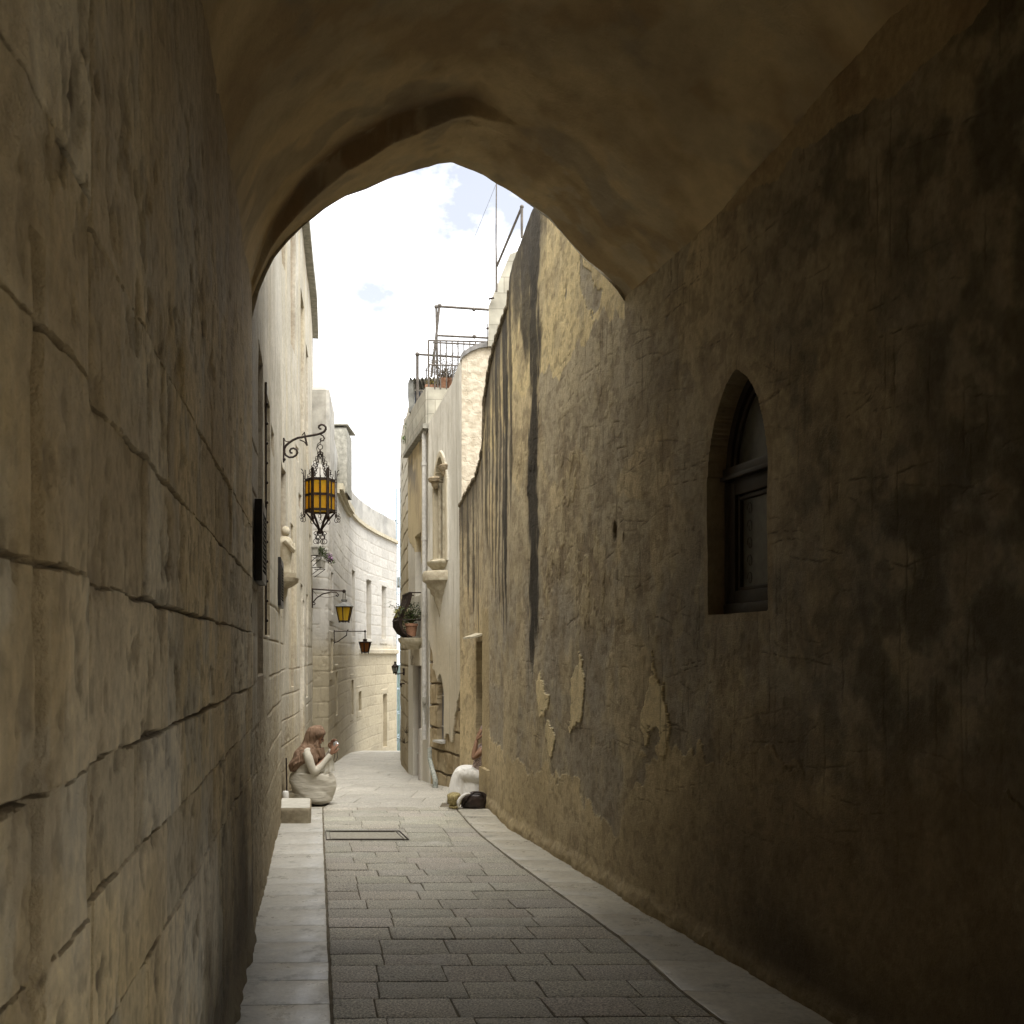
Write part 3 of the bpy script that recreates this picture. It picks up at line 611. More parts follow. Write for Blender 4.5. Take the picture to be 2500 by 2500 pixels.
bw_ = MB(); bw_.box((-.0, -6.1, 2), (14, .2, 8)); bw_.build('light_stop_wall', M['pale'], pas)  # unseen wall added to keep daylight out of the rear end
make_wall('wall', PRq, np.linspace(-2.4, 2.75, 14), np.linspace(2.35, 4.6, 12), -1, lambda D, Z: (.01*fbm(D*2, Z*2, 5), lerp((.30, .24, .15), (.2, .16, .1), fbm(D*3, Z*3, 6))), M['plaster'], pas, thick=.6)  # wall over the added opening, kept low to limit light on the vault
make_wall('wall', PRq, np.linspace(2.75, 3.4, 8), np.linspace(-.1, 4.6, 40), -1, lambda D, Z: (.02+.01*fbm(D*2, Z*2, 5), lerp((.30, .24, .15), (.2, .16, .1), fbm(D*3, Z*3, 6))), M['plaster'], pas, thick=.6)
# vault
AP = [(615,776),(620,747),(634,707),(651,667),(671,627),(699,593),(739,553),(796,507),(842,479),(893,462),(955,433),(1012,416),(1069,398),(1104,395),(1138,408),(1183,428),(1240,462),(1297,502),(1343,536),(1383,581),(1422,627),(1468,667),(1502,701),(1533,745)]
S_, Z_ = [], []
for px, py in AP:
    r = (px-1250)/FX; d = 6.546/(1-.4537*r); S_.append((r*d+1.49)/2.27); Z_.append(CZ-(py-HOR)/FX*d)
S_[0] = 0; S_[-1] = 1
def vault(name, parent):
    ns, vs = 150, np.concatenate([[0, .02, .05], np.linspace(.08, 1.0, 60), np.linspace(1.05, 3.2, 60), np.linspace(3.4, 12, 16)])
    s = np.linspace(0, 1, ns); Sg, Vg = np.meshgrid(s, vs, indexing='ij')
    Z0 = np.interp(Sg, S_, Z_)+.030*(fbm(Sg*16, Vg*2, 301, 4)-.5)*(Vg < .5)
    Ld = 5.87-Vg; Rd = 6.9-Vg; Lx, Rx = XL(Ld), XR(Rd)
    # soften the pointed profile away from the arch
    zsm = np.interp(Sg, [0, .015, .05, .1, .2, .35, .5, .65, .8, .9, .955, .985, 1.], [3.72, 3.90, 4.06, 4.20, 4.45, 4.68, 4.80, 4.78, 4.66, 4.52, 4.40, 4.27, 4.05])
    vs_ = np.interp(Sg, [0, .05, .3, .58, .7, 1], [.05, .12, .42, .62, .7, .7]); hs = np.interp(Sg, [0, .05, .12, .35, .5, .60, 1], [.04, .09, .13, .13, .08, 0., 0.])
    t = ss(0, 1, (Vg-vs_)/.03); t2 = ss(.1, 2.0, Vg-vs_)
    Z = Z0+hs*t; Z = Z*(1-t2)+np.maximum(zsm, Z0)*t2+.03*t2*Vg*.0
    Z = Z+.03*ss(0, .12, .12-Vg)*0+.02*(fbm(Sg*5, Vg*2, 302, 4)-.5)*ss(.0, .5, Vg)
    Z = Z+.012*(fbm(Sg*22, Vg*9, 303, 4)-.5)*ss(0, .1, Vg)
    X = Lx*(1-Sg)+Rx*Sg; D = Ld*(1-Sg)+Rd*Sg
    X = X+(-.03*(1-Sg)**8+.03*Sg**8)
    col = lerp((.62, .49, .28), (.42, .315, .17), ss(.38, .62, fbm(Sg*6, Vg*2.4, 304, 6))); col = lerp(col, (.50, .42, .27), ss(.54, .62, fbm(Sg*9, Vg*3.3, 309, 6))*.5)
    rg = (Sg > .985-.03*(fbm(Sg*12, Vg*2.6, 310, 5)-.5)*2)*(Vg > .5); col = lerp(col, (.30, .25, .175), rg*.9)
    pe = ss(.53, .57, fbm(Sg*16, Vg*5, 305, 5))*ss(.55, .75, Sg)*ss(1.5, .5, Vg); col = lerp(col, (.50, .42, .28), pe*.7)
    cres = ss(0, .03, Vg-vs_)*ss(.16, .10, Vg-vs_)*ss(.03, .1, hs)
    col = lerp(col, (.26, .165, .09), ss(.02, .12, hs)*ss(-.02, 0, Vg-vs_)*ss(.25, .02, Vg-vs_)*.8)  # shade painted on the step face, which turns away from the light
    pe2 = ss(.54, .6, fbm(Sg*24, Vg*14, 306, 4))*ss(-.05, .0, Vg-vs_)*ss(.3, .1, Vg-vs_)*(Sg < .4); col = lerp(col, (.50, .42, .27), pe2*.7)
    col = lerp(col, (.30, .26, .19), ss(.6, .68, fbm(Sg*7, Vg*3, 307, 4))*.5)
    n, m = ns, len(vs); co = np.stack([X, D, Z], -1); idx = np.arange(n*m).reshape(n, m)
    q = np.stack([idx[:-1, :-1], idx[1:, :-1], idx[1:, 1:], idx[:-1, 1:]], -1).reshape(-1, 4)
    me = bpy.data.meshes.new(name); me.from_pydata(co.reshape(-1, 3).tolist(), [], q.tolist()); me.update()
    ca = me.color_attributes.new('Col', 'FLOAT_COLOR', 'POINT'); ca.data.foreach_set('color', np.concatenate([col, np.ones((n, m, 1))], -1).reshape(-1).astype(np.float32))
    me.shade_smooth(); return link(name, me, M['vault'], parent)
vault('vault', pas)
# unseen street face above the arch, and a block added over the vault to keep out top light
fa = MB(); n = 60
pts = [(float(np.interp(s, S_, Z_))) for s in np.linspace(0, 1, n)]
for i in range(n-1):
    s0, s1 = i/(n-1), (i+1)/(n-1)
    a = Vector((-1.49+2.27*s0, 5.87+1.03*s0, 0)); b = Vector((-1.49+2.27*s1, 5.87+1.03*s1, 0)); o = Vector((-.41, .91, 0))*.004
    fa.add([a+o+Vector((0, 0, pts[i])), b+o+Vector((0, 0, pts[i+1])), b+o+Vector((0, 0, 7.3)), a+o+Vector((0, 0, 7.3))], [(0, 1, 2, 3)])
fa.build('unseen_facade', M['pale'], pas)
rb = MB(); rb.add([(-1.49, 5.87, 5.4), (.78, 6.9, 5.4), (7, -6, 5.4), (3, -6, 5.4), (-6, -6, 5.4), (-1.49, 5.87, 7.3), (.78, 6.9, 7.3), (7, -6, 7.3), (3, -6, 7.3), (-6, -6, 7.3)],
                  [(0, 1, 2, 3, 4), (5, 6, 7, 8, 9), (1, 2, 7, 6), (0, 4, 9, 5), (2, 3, 8, 7), (3, 4, 9, 8)])
rb.build('added_vault_cover', M['pale'], pas)
# dark timber window in the passage
wn = Vector((-.958, -.287, 0)); wt = Vector((-.287, .958, 0))          # out of the wall, along the wall
def wp(D, z, dep): x = float(np.interp(D, PR[:, 0], PR[:, 1])); return Vector((x, D, z))+wn*dep
rzw = math.atan2(wt.y, wt.x); wc = (W_LO+W_HI)/2
fr = MB()
def archpts(d0, d1, zs_, zt, n=14):
    c = (d0+d1)/2; hw = (d1-d0)/2; return [(c+hw*u, zs_+(zt-zs_)*max(0, 1-abs(u)**1.7)**.75) for u in np.linspace(-1, 1, n)]
ins = .02
def roundpts(d0, d1, zs_, zt, n=18):
    c = (d0+d1)/2; hw = (d1-d0)/2; return [(c+hw*u, zs_+(zt-zs_)*(.82*math.sqrt(max(0, 1-u*u))+.18*(1-abs(u)))) for u in np.linspace(-1, 1, n)]
for dz in (0,):
    fr.tube([wp(W_LO+ins, W_B, -.11)]+[wp(d, z-.01, -.11) for d, z in roundpts(W_LO+ins, W_HI-ins, W_S, W_T-.01)]+[wp(W_HI-ins, W_B, -.11)], .03, 6)
fr.box(wp(wc, 2.66, -.10), (.60, .07, .06), rz=rzw, bev=.01); fr.box(wp(wc, 2.63, -.075), (.60, .05, .025), rz=rzw, bev=.006)
fr.box(wp(wc, W_B+.03, -.10), (.58, .07, .06), rz=rzw, bev=.01); fr.tube([wp(W_LO+.07, 2.70, -.115)]+[wp(d, z-.05, -.115) for d, z in roundpts(W_LO+.07, W_HI-.07, W_S+.02, W_T-.04)]+[wp(W_HI-.07, 2.70, -.115)], .018, 6)
fo = fr.build('window', M['wood'], pas)
sh = MB()
for e in (-1, 1): sh.box(wp(wc+e*.225, 2.25, -.105), (.085, .04, .72), rz=rzw, bev=.008); sh.box(wp(wc+e*.165, 2.26, -.115), (.02, .03, .56), rz=rzw, bev=.006)
for zz in (1.955, 2.575): sh.box(wp(wc, zz, -.107), (.40, .04, .09), rz=rzw, bev=.008)
for zz in (2.01, 2.51): sh.box(wp(wc, zz, -.116), (.34, .03, .02), rz=rzw, bev=.005)
sh.build('sash', M['wood'], fo)
pn = MB(); pn.box(wp(wc, 2.26, -.125), (.42, .006, .60), rz=rzw)
pl_ = [(d, z-.03) for d, z in roundpts(W_LO+.05, W_HI-.05, W_S+.02, W_T-.02, 14)]
pn.prism([wp(W_LO+.05, 2.68, -.125)]+[wp(d, max(z, 2.69), -.125) for d, z in pl_]+[wp(W_HI-.05, 2.68, -.125)], (0, 0, 0), wn*.004)
pn.build('pane', plain('dusty_pane', (.10, .10, .085), .35, 0, .5, .2, 18), fo)
sr = MB()                                                               # lace scrolls behind the lower panes
for k in (.55,):
    for j in range(5):
        c = wp(wc+k*.15, 2.06+j*.095, -.119)
        sr.tube([c+wt*(.03*math.cos(a)*(1-a/9))+Vector((0, 0, .045*math.sin(a)*(1-a/9))) for a in np.linspace(0, 7, 18)], .0018, 4)
sr.build('scrollwork', M['wood'], fo)

# ------------------------------------------------------------------ left: long stone house
PLq = [tuple(p) for p in PL]
lh = empty('stone_house', (-2.5, 10, 0), 'tall pale limestone house lining the left of the lane beyond the arch', 'house')
def zr(px, y0, y1): D = Dof(PLq, px); return CZ-(y1-HOR)/FX*D, CZ-(y0-HOR)/FX*D
LW = []     # recessed openings (near px, far px, top y, bottom y, depth)
for px0, px1, y0, y1, dep in ((631, 643.5, 893, 1648, .10), (647, 659.5, 993, 1554, .14), (662, 669, 1063, 1117, .04), (694, 704, 560, 664, .08), (717, 729, 500, 871, .10),
                              (740, 747, 750, 1090, .12), (728, 734, 1097, 1128, .06), (735, 741, 1212, 1245, .06), (684, 703, 1155, 1395, .16), (716, 722.5, 1284, 1675, .10), (723, 727, 1333, 1628, .12),
                              (739, 744, 1430, 1860, .12), (745, 748, 1468, 1870, .12), (753, 757, 1455, 1700, .12), (752, 758, 871, 1150, .12), (760, 763, 1310, 1330, .05), (752, 755, 1716, 1722, .05)):
    d0, d1 = Dof(PLq, px0), Dof(PLq, px1); z0_, z1_ = CZ-(y1-HOR)/FX*d1, CZ-(y0-HOR)/FX*d1; LW.append((d0, d1, z0_, z1_, dep))
def f_left(D, Z):
    dz, dd, rnd, r = courses(D, Z, .285, .62, .05, 401, wob=.006)
    h = .03*(fbm(D*.8, Z*.5, 402, 3)-.5)+.007*(fbm(D*8, Z*5, 403, 4)-.5)
    col = lerp((.40, .37, .295), (.50, .47, .395), ss(.3, .7, fbm(D*3, Z*1.2, 404, 5)))
    col = lerp(col, (.48, .41, .27), ss(.5, .75, fbm(D*5, Z*.4, 405, 4))*.6)
    col = lerp(col, (.34, .31, .25), ss(.50, .66, fbm(D*12, Z*3, 406, 5))*.55)
    col = col*(.94+.12*rnd)[..., None]
    rep = ss(.45, .6, fbm(D*1.2, Z*1., 407, 3)+.15)
    j = np.maximum(1-ss(.003, .012, dz), (1-ss(.003, .010, dd))*.6)*rep*ss(3.4, 2.9, Z)*(1-.7*(D > 6.9)*(Z > 2.3)); h = h-.009*j; col = lerp(col, (.22, .18, .12), j*.7)
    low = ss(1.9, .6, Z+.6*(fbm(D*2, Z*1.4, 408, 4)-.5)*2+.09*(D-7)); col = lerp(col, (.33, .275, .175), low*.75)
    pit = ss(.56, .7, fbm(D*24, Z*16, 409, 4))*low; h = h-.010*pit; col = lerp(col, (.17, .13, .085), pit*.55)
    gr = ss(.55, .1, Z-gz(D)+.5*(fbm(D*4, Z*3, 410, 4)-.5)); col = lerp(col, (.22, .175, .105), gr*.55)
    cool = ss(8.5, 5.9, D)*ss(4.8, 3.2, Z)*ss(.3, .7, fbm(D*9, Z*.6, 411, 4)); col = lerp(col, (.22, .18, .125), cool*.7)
    # pilaster edge and drip grooves
    d0 = Dof(PLq, 686); h = h-.03*ss(d0-.02, d0+.02, D)-.012*(np.abs(D-d0) < .03)*(Z < 3.2); col = lerp(col, (.2, .17, .12), (np.abs(D-d0) < .03)*(Z < 3.2)*.6)
    for (a, b, z0_, z1_, dep) in LW:
        m_ = rect(D, Z, a, b, z0_, z1_); h = np.where(m_, h-dep, h); col = lerp(col, (.27, .19, .105), m_*.85)
    ed = np.zeros(D.shape, bool)
    a, b, z0_, z1_, dep = LW[0]; m_ = rect(D, Z, a-.25, b+.02, z0_-.4, z0_)&(D > a-.02); col = lerp(col, (.14, .10, .06), ss(z0_-.45, z0_, Z)*m_*.6)
    # rusty damp under the first window
    return h, col
LTOP = lambda D: np.interp(D, [5, 12, 18.5], [7.45, 7.4, 7.25])
Ds = pxcols(PLq, 5.875, 18.3, 420)
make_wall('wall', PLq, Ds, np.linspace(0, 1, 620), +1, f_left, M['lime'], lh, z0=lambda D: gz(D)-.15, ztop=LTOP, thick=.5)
co_ = MB(); dd_ = np.linspace(5.9, 18.2, 40)
for a, b in zip(dd_[:-1], dd_[1:]):
    pa, pb = Vector((float(XL(a))+.0, a, float(LTOP(a)))), Vector((float(XL(b))+.0, b, float(LTOP(b)))); nn = Vector((.98, .19, 0))
    co_.add([pa+nn*.07, pb+nn*.07, pb+nn*.07+Vector((0, 0, .12)), pa+nn*.07+Vector((0, 0, .12)), pa-nn*.3, pb-nn*.3, pb-nn*.3+Vector((0, 0, .12)), pa-nn*.3+Vector((0, 0, .12))],
            [(0, 1, 2, 3), (3, 2, 6, 7), (0, 4, 5, 1), (4, 7, 6, 5)])
co_.build('cornice', M['grey'], lh)
bx = MB(); bx.add([(-1.9, 5.9, -1.5), (-4.1, 18.2, -1.5), (-12, 18.2, -1.5), (-12, 5.9, -1.5), (-1.9, 5.9, 7.2), (-4.1, 18.2, 7.2), (-12, 18.2, 7.2), (-12, 5.9, 7.2)],
                  [(4, 5, 6, 7), (1, 2, 6, 5), (0, 3, 7, 4), (0, 4, 5, 1)]); bx.build('roof', M['roofbox'], lh)
# louvred shutters standing proud of the wall
def Lp(D, z, off): return Vector((float(XL(D)), D, z))+Vector((.983, .184, 0))*off
rzl = math.atan2(.983, -.184)
def shutter(d0, d1, z0_, z1_, off):
    f = MB(); th = .045; c = (d0+d1)/2; w_ = (d1-d0)/.983
    for d in (d0+.025, d1-.025): f.box(Lp(d, (z0_+z1_)/2, off), (.05, th, z1_-z0_), rz=rzl, bev=.004)
    for z in (z0_+.03, z1_-.03): f.box(Lp(c, z, off), (w_, th, .06), rz=rzl, bev=.004)
    o = f.build('shutter', M['shutter'], lh); s = MB(); n = int((z1_-z0_)/.036)
    for i in range(n):
        z = z0_+.06+(z1_-z0_-.12)*(i+.5)/n
        s.box(Lp(c, z, off), (w_-.09, .05, .006), M=Matrix.Rotation(rzl, 3, 'Z') @ Matrix.Rotation(R(38), 3, 'X'))
    s.build('louvre', M['shutter'], o)
shutter(6.05, 6.52, 2.085, 2.57, .025); shutter(9.25, 9.95, 2.09, 2.53, .012)
# iron grille edge at the second opening
gr = MB(); a, b, z0_, z1_, dep = LW[1]
for z in np.arange(z0_+.1, z1_-.05, .14): gr.ball(Lp(a+.02, z, .012), .011, 8, 6)
gr.tube([Lp(a+.02, z0_, .006), Lp(a+.02, z1_, .006)], .007, 6); gr.build('window_grille', M['iron'], lh)
# statue corbel
def corb(prof, c_pt, D, dirn, wid):
    pass
d_s = Dof(PLq, 697); zc = CZ-(1400-HOR)/FX*d_s
cb = MB(); ux = Vector((.983, .184, 0)); ut = Vector((-.184, .983, 0)); c0 = Vector((float(XL(d_s))-.03, d_s, 0))
prof = [(.02, -.30), (.05, -.24), (.055, -.17), (.12, -.14), (.17, -.10), (.18, -.055), (.145, -.05), (.145, 0)]
def half_lathe(mb, prof, c, ux, ut, n=14, sx=1., st=1.):
    vs = []
    for r, z in prof:
        for k in range(n): a = math.pi*(k/(n-1)-.5); vs.append(c+ux*(r*math.cos(a)*sx)+ut*(r*math.sin(a)*st)+Vector((0, 0, z)))
    m = len(prof); fs = [(i*n+k, i*n+k+1, (i+1)*n+k+1, (i+1)*n+k) for i in range(m-1) for k in range(n-1)]
    fs += [tuple((m-1)*n+k for k in range(n)), tuple(range(n))[::-1]]; fs += [(i*n, (i+1)*n, (i+1)*n+n-1, i*n+n-1) for i in range(m-1)]
    mb.add(vs, fs)
half_lathe(cb, prof, c0+Vector((0, 0, zc)), ux, ut, 14, 1.0, 1.35); cb.build('corbel', M['block'], lh)
st = empty('statue', c0+Vector((0, 0, zc)), 'small weathered stone saint standing on the corbel in the left wall niche', 'statue')
sb = MB(); b0 = c0+Vector((0, 0, zc))
sb.lathe([(.085, 0), (.08, .02), (.075, .10), (.085, .20), (.095, .30), (.10, .36), (.075, .41), (.035, .435)], b0+ux*.02, 16, Matrix.Scale(.95, 3))
sb.ball(b0+ux*.03+Vector((0, 0, .47)), (.048, .045, .06)); sb.tube([b0+ux*.02+ut*.09+Vector((0, 0, .36)), b0+ux*.12+ut*.06+Vector((0, 0, .27)), b0+ux*.10-ut*.02+Vector((0, 0, .30))], [.035, .03, .02], 8)
sb.tube([b0+ux*.02-ut*.09+Vector((0, 0, .36)), b0+ux*.12-ut*.06+Vector((0, 0, .25)), b0+ux*.12+ut*.0+Vector((0, 0, .33))], [.035, .03, .02], 8)
sb.build('figure', M['pale'], st)

# ------------------------------------------------------------------ left: curved ashlar building farther on
PF = [(17.3, -3.60), (17.82, -3.25), (17.9, -3.205), (19, -3.32), (20.2, -3.44), (22.5, -3.67), (24, -3.77), (25, -3.81), (26.3, -3.79), (27.6, -3.70), (29, -3.55), (30.2, -3.40)]
cvb = empty('curved_building', (-3.7, 24, -.6), 'bright curved ashlar building with parapet closing the view down the lane', 'building')
FW = []
for px0, px1, y0, y1, dep in ((858, 864, 1395, 1555, .2), (893, 904, 1418, 1560, .25), (931, 941, 1433, 1560, .25), (857, 861, 1660, 1744, .2), (874, 880, 1688, 1735, .18), (935, 943, 1694, 1822, .25),
                              (806, 809, 1560, 1640, .1), (791+16, 811, 1400, 1500, .1), (820, 822, 1640, 1745, .08)):
    d0, d1 = Dof(PF, px0), Dof(PF, px1); FW.append((d0, d1, CZ-(y1-HOR)/FX*d1, CZ-(y0-HOR)/FX*d1, dep))
def f_far(D, Z):
    dz, dd, rnd, r = courses(D, Z, .27, .75, 0, 501, wob=.01)
    h = .02*(fbm(D, Z, 502, 3)-.5)+.008*(fbm(D*6, Z*6, 503, 3)-.5)
    up = ss(1.6, 2.3, Z+.5*(fbm(D*.8, Z, 504, 3)-.5))
    col = lerp((.38, .335, .24), (.47, .455, .42), up); col = col*(.90+.18*rnd)[..., None]
    gs = ss(.55, .75, fbm(D*1.1, Z*.6, 505, 4))*up; col = lerp(col, (.36, .35, .33), gs*.6)
    j = np.maximum(1-ss(.006, .02, dz), (1-ss(.006, .018, dd)))*ss(.35, .55, fbm(D*2, Z*2, 506, 3)+.12); h = h-.005*j; col = lerp(col, (.30, .26, .19), j*.32)
    pit = ss(.6, .74, fbm(D*9, Z*9, 507, 4)); h = h-.006*pit; col = lerp(col, (.30, .25, .17), pit*.3*(1-.5*up))
    for (a, b, z0_, z1_, dep) in FW:
        fr_ = rect(D, Z, a-.18, b+.18, z0_-.14, z1_+.14); h = h+.02*fr_
        m_ = rect(D, Z, a, b, z0_, z1_); h = np.where(m_, -dep, h); col = lerp(col, (.40, .33, .22), m_*.4)
    st_ = (Z > 1.66) & (Z < 1.78) & (D > 25.5); h = h+.07*st_
    return h, col
Ds = pxcols(PF, 17.3, 30.2, 300)
make_wall('wall', PF, Ds, np.linspace(0, 1, 420), +1, f_far, M['ashlar'], cvb, z0=lambda D: gz(D)-.2, ztop=lambda D: D*0+4.95, thick=.6)
PFn = np.array(PF)
def run(mb, plan, d0, d1, z0_, z1_, o0, o1, n=24, side=1, za=None):
    """moulding: band following a wall plan between offsets o0..o1 and heights"""
    P = np.array(plan); ds = np.linspace(d0, d1, n); rows_ = []
    for d in ds:
        x = float(np.interp(d, P[:, 0], P[:, 1])); e = .05; s_ = (float(np.interp(min(d+e, P[-1, 0]), P[:, 0], P[:, 1]))-float(np.interp(max(d-e, P[0, 0]), P[:, 0], P[:, 1])))/(min(d+e, P[-1, 0])-max(d-e, P[0, 0]))
        l_ = math.sqrt(1+s_*s_); nn = Vector((side/l_, -side*s_/l_, 0)); b = Vector((x, d, 0)); zz = za(d) if za else 0
        rows_.append([b+nn*o0+Vector((0, 0, z0_+zz)), b+nn*o1+Vector((0, 0, z0_+zz)), b+nn*o1+Vector((0, 0, z1_+zz)), b+nn*o0+Vector((0, 0, z1_+zz))])
    vs = [p for r_ in rows_ for p in r_]; fs = [(i*4+k, i*4+(k+1) % 4, (i+1)*4+(k+1) % 4, (i+1)*4+k) for i in range(n-1) for k in range(4)]+[(3, 2, 1, 0), tuple((n-1)*4+k for k in range(4))]
    mb.add(vs, fs); return mb
c1 = MB(); run(c1, PF, 20.0, 23.6, 4.80, 4.87, -.1, .05); run(c1, PF, 20.0, 23.6, 4.873, 4.99, -.1, .12); run(c1, PF, 23.6, 30.2, 4.90, 4.99, -.1, .06)
c1.build('cornice', M['pale'], cvb)
def f_par(D, Z):
    c = lerp((.40, .39, .36), (.30, .295, .275), ss(.4, .7, fbm(D*2, Z*3, 511, 4))); return .03*(fbm(D*2, Z*3, 512, 3)-.5)-.03, c
make_wall('parapet', PF, np.linspace(19.2, 30.2, 160), np.linspace(0, 1, 40), +1, f_par, M['ashlar'], cvb, z0=lambda D: D*0+4.93, ztop=lambda D: np.interp(D, [19.2, 20.2, 21, 23, 30.2], [6.0, 5.68, 5.52, 5.54, 5.56]), thick=.4)
# end face turned to the camera, rising as a weathered tower
tw = MB()
def slabtower(mb, pts, z0_, z1_, rnd=.06, n=10):
    c = sum((Vector((p[0], p[1], 0)) for p in pts), Vector())/len(pts); lv = [(z0_, 1.)]+[(z0_+(z1_-z0_)*k/6, 1.) for k in range(1, 6)]+[(z1_-.10, 1.), (z1_-.03, .93), (z1_, .75)]
    vs = []; m = len(pts)
    for z, k in lv: vs += [c+(Vector((p[0], p[1], 0))-c)*k+Vector((0, 0, z)) for p in pts]
    fs = [(i*m+k, i*m+(k+1) % m, (i+1)*m+(k+1) % m, (i+1)*m+k) for i in range(len(lv)-1) for k in range(m)]+[tuple((len(lv)-1)*m+k for k in range(m))]
    mb.add(vs, fs)
slabtower(tw, [(-3.85, 17.85), (-3.24, 17.85), (-3.19, 17.9), (-3.40, 19.6), (-3.5, 19.75), (-3.9, 19.75)], 4.90, 6.36)
tw.build('tower', plain('mottled_stone', (.44, .42, .37), .9, 0, .2, .1, 3.2, .8, (.22, .21, .185), .02), cvb)
tr = MB(); slabtower(tr, [(-3.95, 20.6), (-3.32, 20.6), (-3.38, 21.6), (-3.95, 21.6)], 4.9, 6.25); tr.box((-3.62, 21.1, 6.27), (.64, 1.04, .03), bev=.01)
tr.build('turret', M['grey'], cvb)
ib = MB(); run(ib, PF, 17.9, 30.2, -5, 4.9, -8, -.62, 12); ib.build('roof', M['roofbox'], cvb)

# ------------------------------------------------------------------ right: stained plaster house front
rh = empty('stained_house', (0, 9, 0), 'ochre plastered house front with black soot streaks right of the lane', 'house')
RT = [(6.9, 6.2), (8.6, 5.70), (8.78, 5.62), (9.05, 5.56), (9.35, 5.42), (9.6, 5.34), (9.72, 5.2), (9.80, 4.97), (10.5, 4.90), (11.0, 4.74), (11.2, 4.55), (11.32, 4.35), (11.36, 3.95), (11.6, 3.84), (12.3, 3.74), (12.92, 3.52)]
Ds = pxcols(PRq, 6.905, 12.92, 480)
RTf = lambda D: np.interp(D, [p[0] for p in RT], [p[1] for p in RT])+.035*(fbm(D*9, D*0, 601, 4)-.5)
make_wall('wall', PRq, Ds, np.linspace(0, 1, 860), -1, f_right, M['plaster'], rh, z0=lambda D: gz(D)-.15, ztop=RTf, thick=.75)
cp = MB(); pts_ = [Vector((float(XR(d))-.0, d, float(RTf(np.array(d)))+.0)) for d in np.linspace(9.75, 12.9, 60)]
for i in range(0, len(pts_)-1):
    a, b = pts_[i], pts_[i+1]; cp.tube([a, b], .02+.012*math.sin(i*2.3)**2, 7)
cp.build('coping', plain('eroded_edge', (.17, .14, .095), .95, 0, .2, .3, 20, 1., None, .02), rh)
ho = MB(); dh = 11.82; p0 = Vector((float(XR(dh)), dh, 1.835)); nr = Vector((-.97, -.2, 0)); rr = Vector((-.2, .97, 0))
ho.prism([p0+rr*-.40+nr*-.05+Vector((0, 0, .05)), p0+rr*.38+nr*-.05+Vector((0, 0, .05)), p0+rr*.38+nr*.13+Vector((0, 0, -.01)), p0+rr*-.40+nr*.13+Vector((0, 0, -.01))], (0, 0, 0), (0, 0, .022))
ho.build('door_hood', M['pale'], rh)
db = MB(); db.box(Vector((.12, 11.95, .88)), (.05, .80, 1.8), rz=R(13)); do_ = db.build('door', M['wood'], rh)
dh_ = MB(); dh_.ball((.08, 11.75, .95), .025); dh_.build('handle', M['silver'], do_)
# flat roofed body behind
def body(parent, plan, d0, d1, side, off, wid, ztop, name='roof'):
    P = np.array(plan); ds = np.linspace(d0, d1, 8); v = []; 
    for d in ds:
        x = float(np.interp(d, P[:, 0], P[:, 1])); a, b = x-side*off, x-side*wid; zt = ztop(d) if callable(ztop) else ztop
        v += [(a, d, -2), (b, d, -2), (b, d, zt), (a, d, zt)]
    m = MB(); n = len(ds); m.add(v, [(i*4+k, i*4+(k+1) % 4, (i+1)*4+(k+1) % 4, (i+1)*4+k) for i in range(n-1) for k in range(4)]+[(3, 2, 1, 0), tuple((n-1)*4+k for k in range(4))])
    m.build(name, M['roofbox'], parent, smooth=False)
body(rh, PR, 7.0, 12.8, -1, .85, 8, lambda d: float(np.interp(d, [p[0] for p in RT], [p[1] for p in RT]))-.25)

# rooftop room set back behind the stained front
rr_ = empty('rooftop_room', (-.1, 12.9, 4), 'grey blockwork rooftop room with sloping top rising behind the stained front', 'rooftop room')
m_ = MB(); A = at(1192, 850, 12.9); B = at(1240, 850, 12.9)
m_.prism([at(1191, 845, 12.9), at(1193, 748, 12.9), at(1210, 705, 12.9), at(1245, 620, 12.9), at(1300, 600, 12.9), at(1300, 845, 12.9)], (0, 0, 0), (.1, 2.2, 0))
def brickmat(name, c1, c2, mo, bw=.4, bh=.2, sc=1.):
    m, t, b = bsdf(name); l = t.links.new; tc = N(t, 'ShaderNodeTexCoord'); sp = N(t, 'ShaderNodeSeparateXYZ'); cb_ = N(t, 'ShaderNodeCombineXYZ'); ad = N(t, 'ShaderNodeMath', operation='ADD')
    br = N(t, 'ShaderNodeTexBrick', Scale=sc); br.inputs['Color1'].default_value = (*c1, 1); br.inputs['Color2'].default_value = (*c2, 1); br.inputs['Mortar'].default_value = (*mo, 1)
    br.inputs['Brick Width'].default_value = bw; br.inputs['Row Height'].default_value = bh; br.inputs['Mortar Size'].default_value = .006; br.inputs['Mortar Smooth'].default_value = .4
    n = N(t, 'ShaderNodeTexNoise', Scale=5., Detail=7.); mx = N(t, 'ShaderNodeMix'); mx.data_type = 'RGBA'; mx.blend_type = 'MULTIPLY'; mx.inputs[0].default_value = 1
    mr = N(t, 'ShaderNodeMapRange'); mr.inputs['From Min'].default_value = .3; mr.inputs['From Max'].default_value = .7; mr.inputs['To Min'].default_value = .65; mr.inputs['To Max'].default_value = 1.15
    bp = N(t, 'ShaderNodeBump', Strength=.5, Distance=.01)
    l(tc.outputs['Object'], sp.inputs[0]); l(sp.outputs[0], ad.inputs[0]); l(sp.outputs[1], ad.inputs[1]); l(ad.outputs[0], cb_.inputs[0]); l(sp.outputs[2], cb_.inputs[1]); l(cb_.outputs[0], br.inputs[0])
    l(tc.outputs['Object'], n.inputs[0]); l(n.outputs[0], mr.inputs[0]); l(br.outputs[0], mx.inputs[6]); l(mr.outputs[0], mx.inputs[7]); l(mx.outputs[2], b.inputs['Base Color'])
    l(n.outputs[0], bp.inputs['Height']); l(bp.outputs[0], b.inputs['Normal']); b.inputs['Roughness'].default_value = .9
    return m
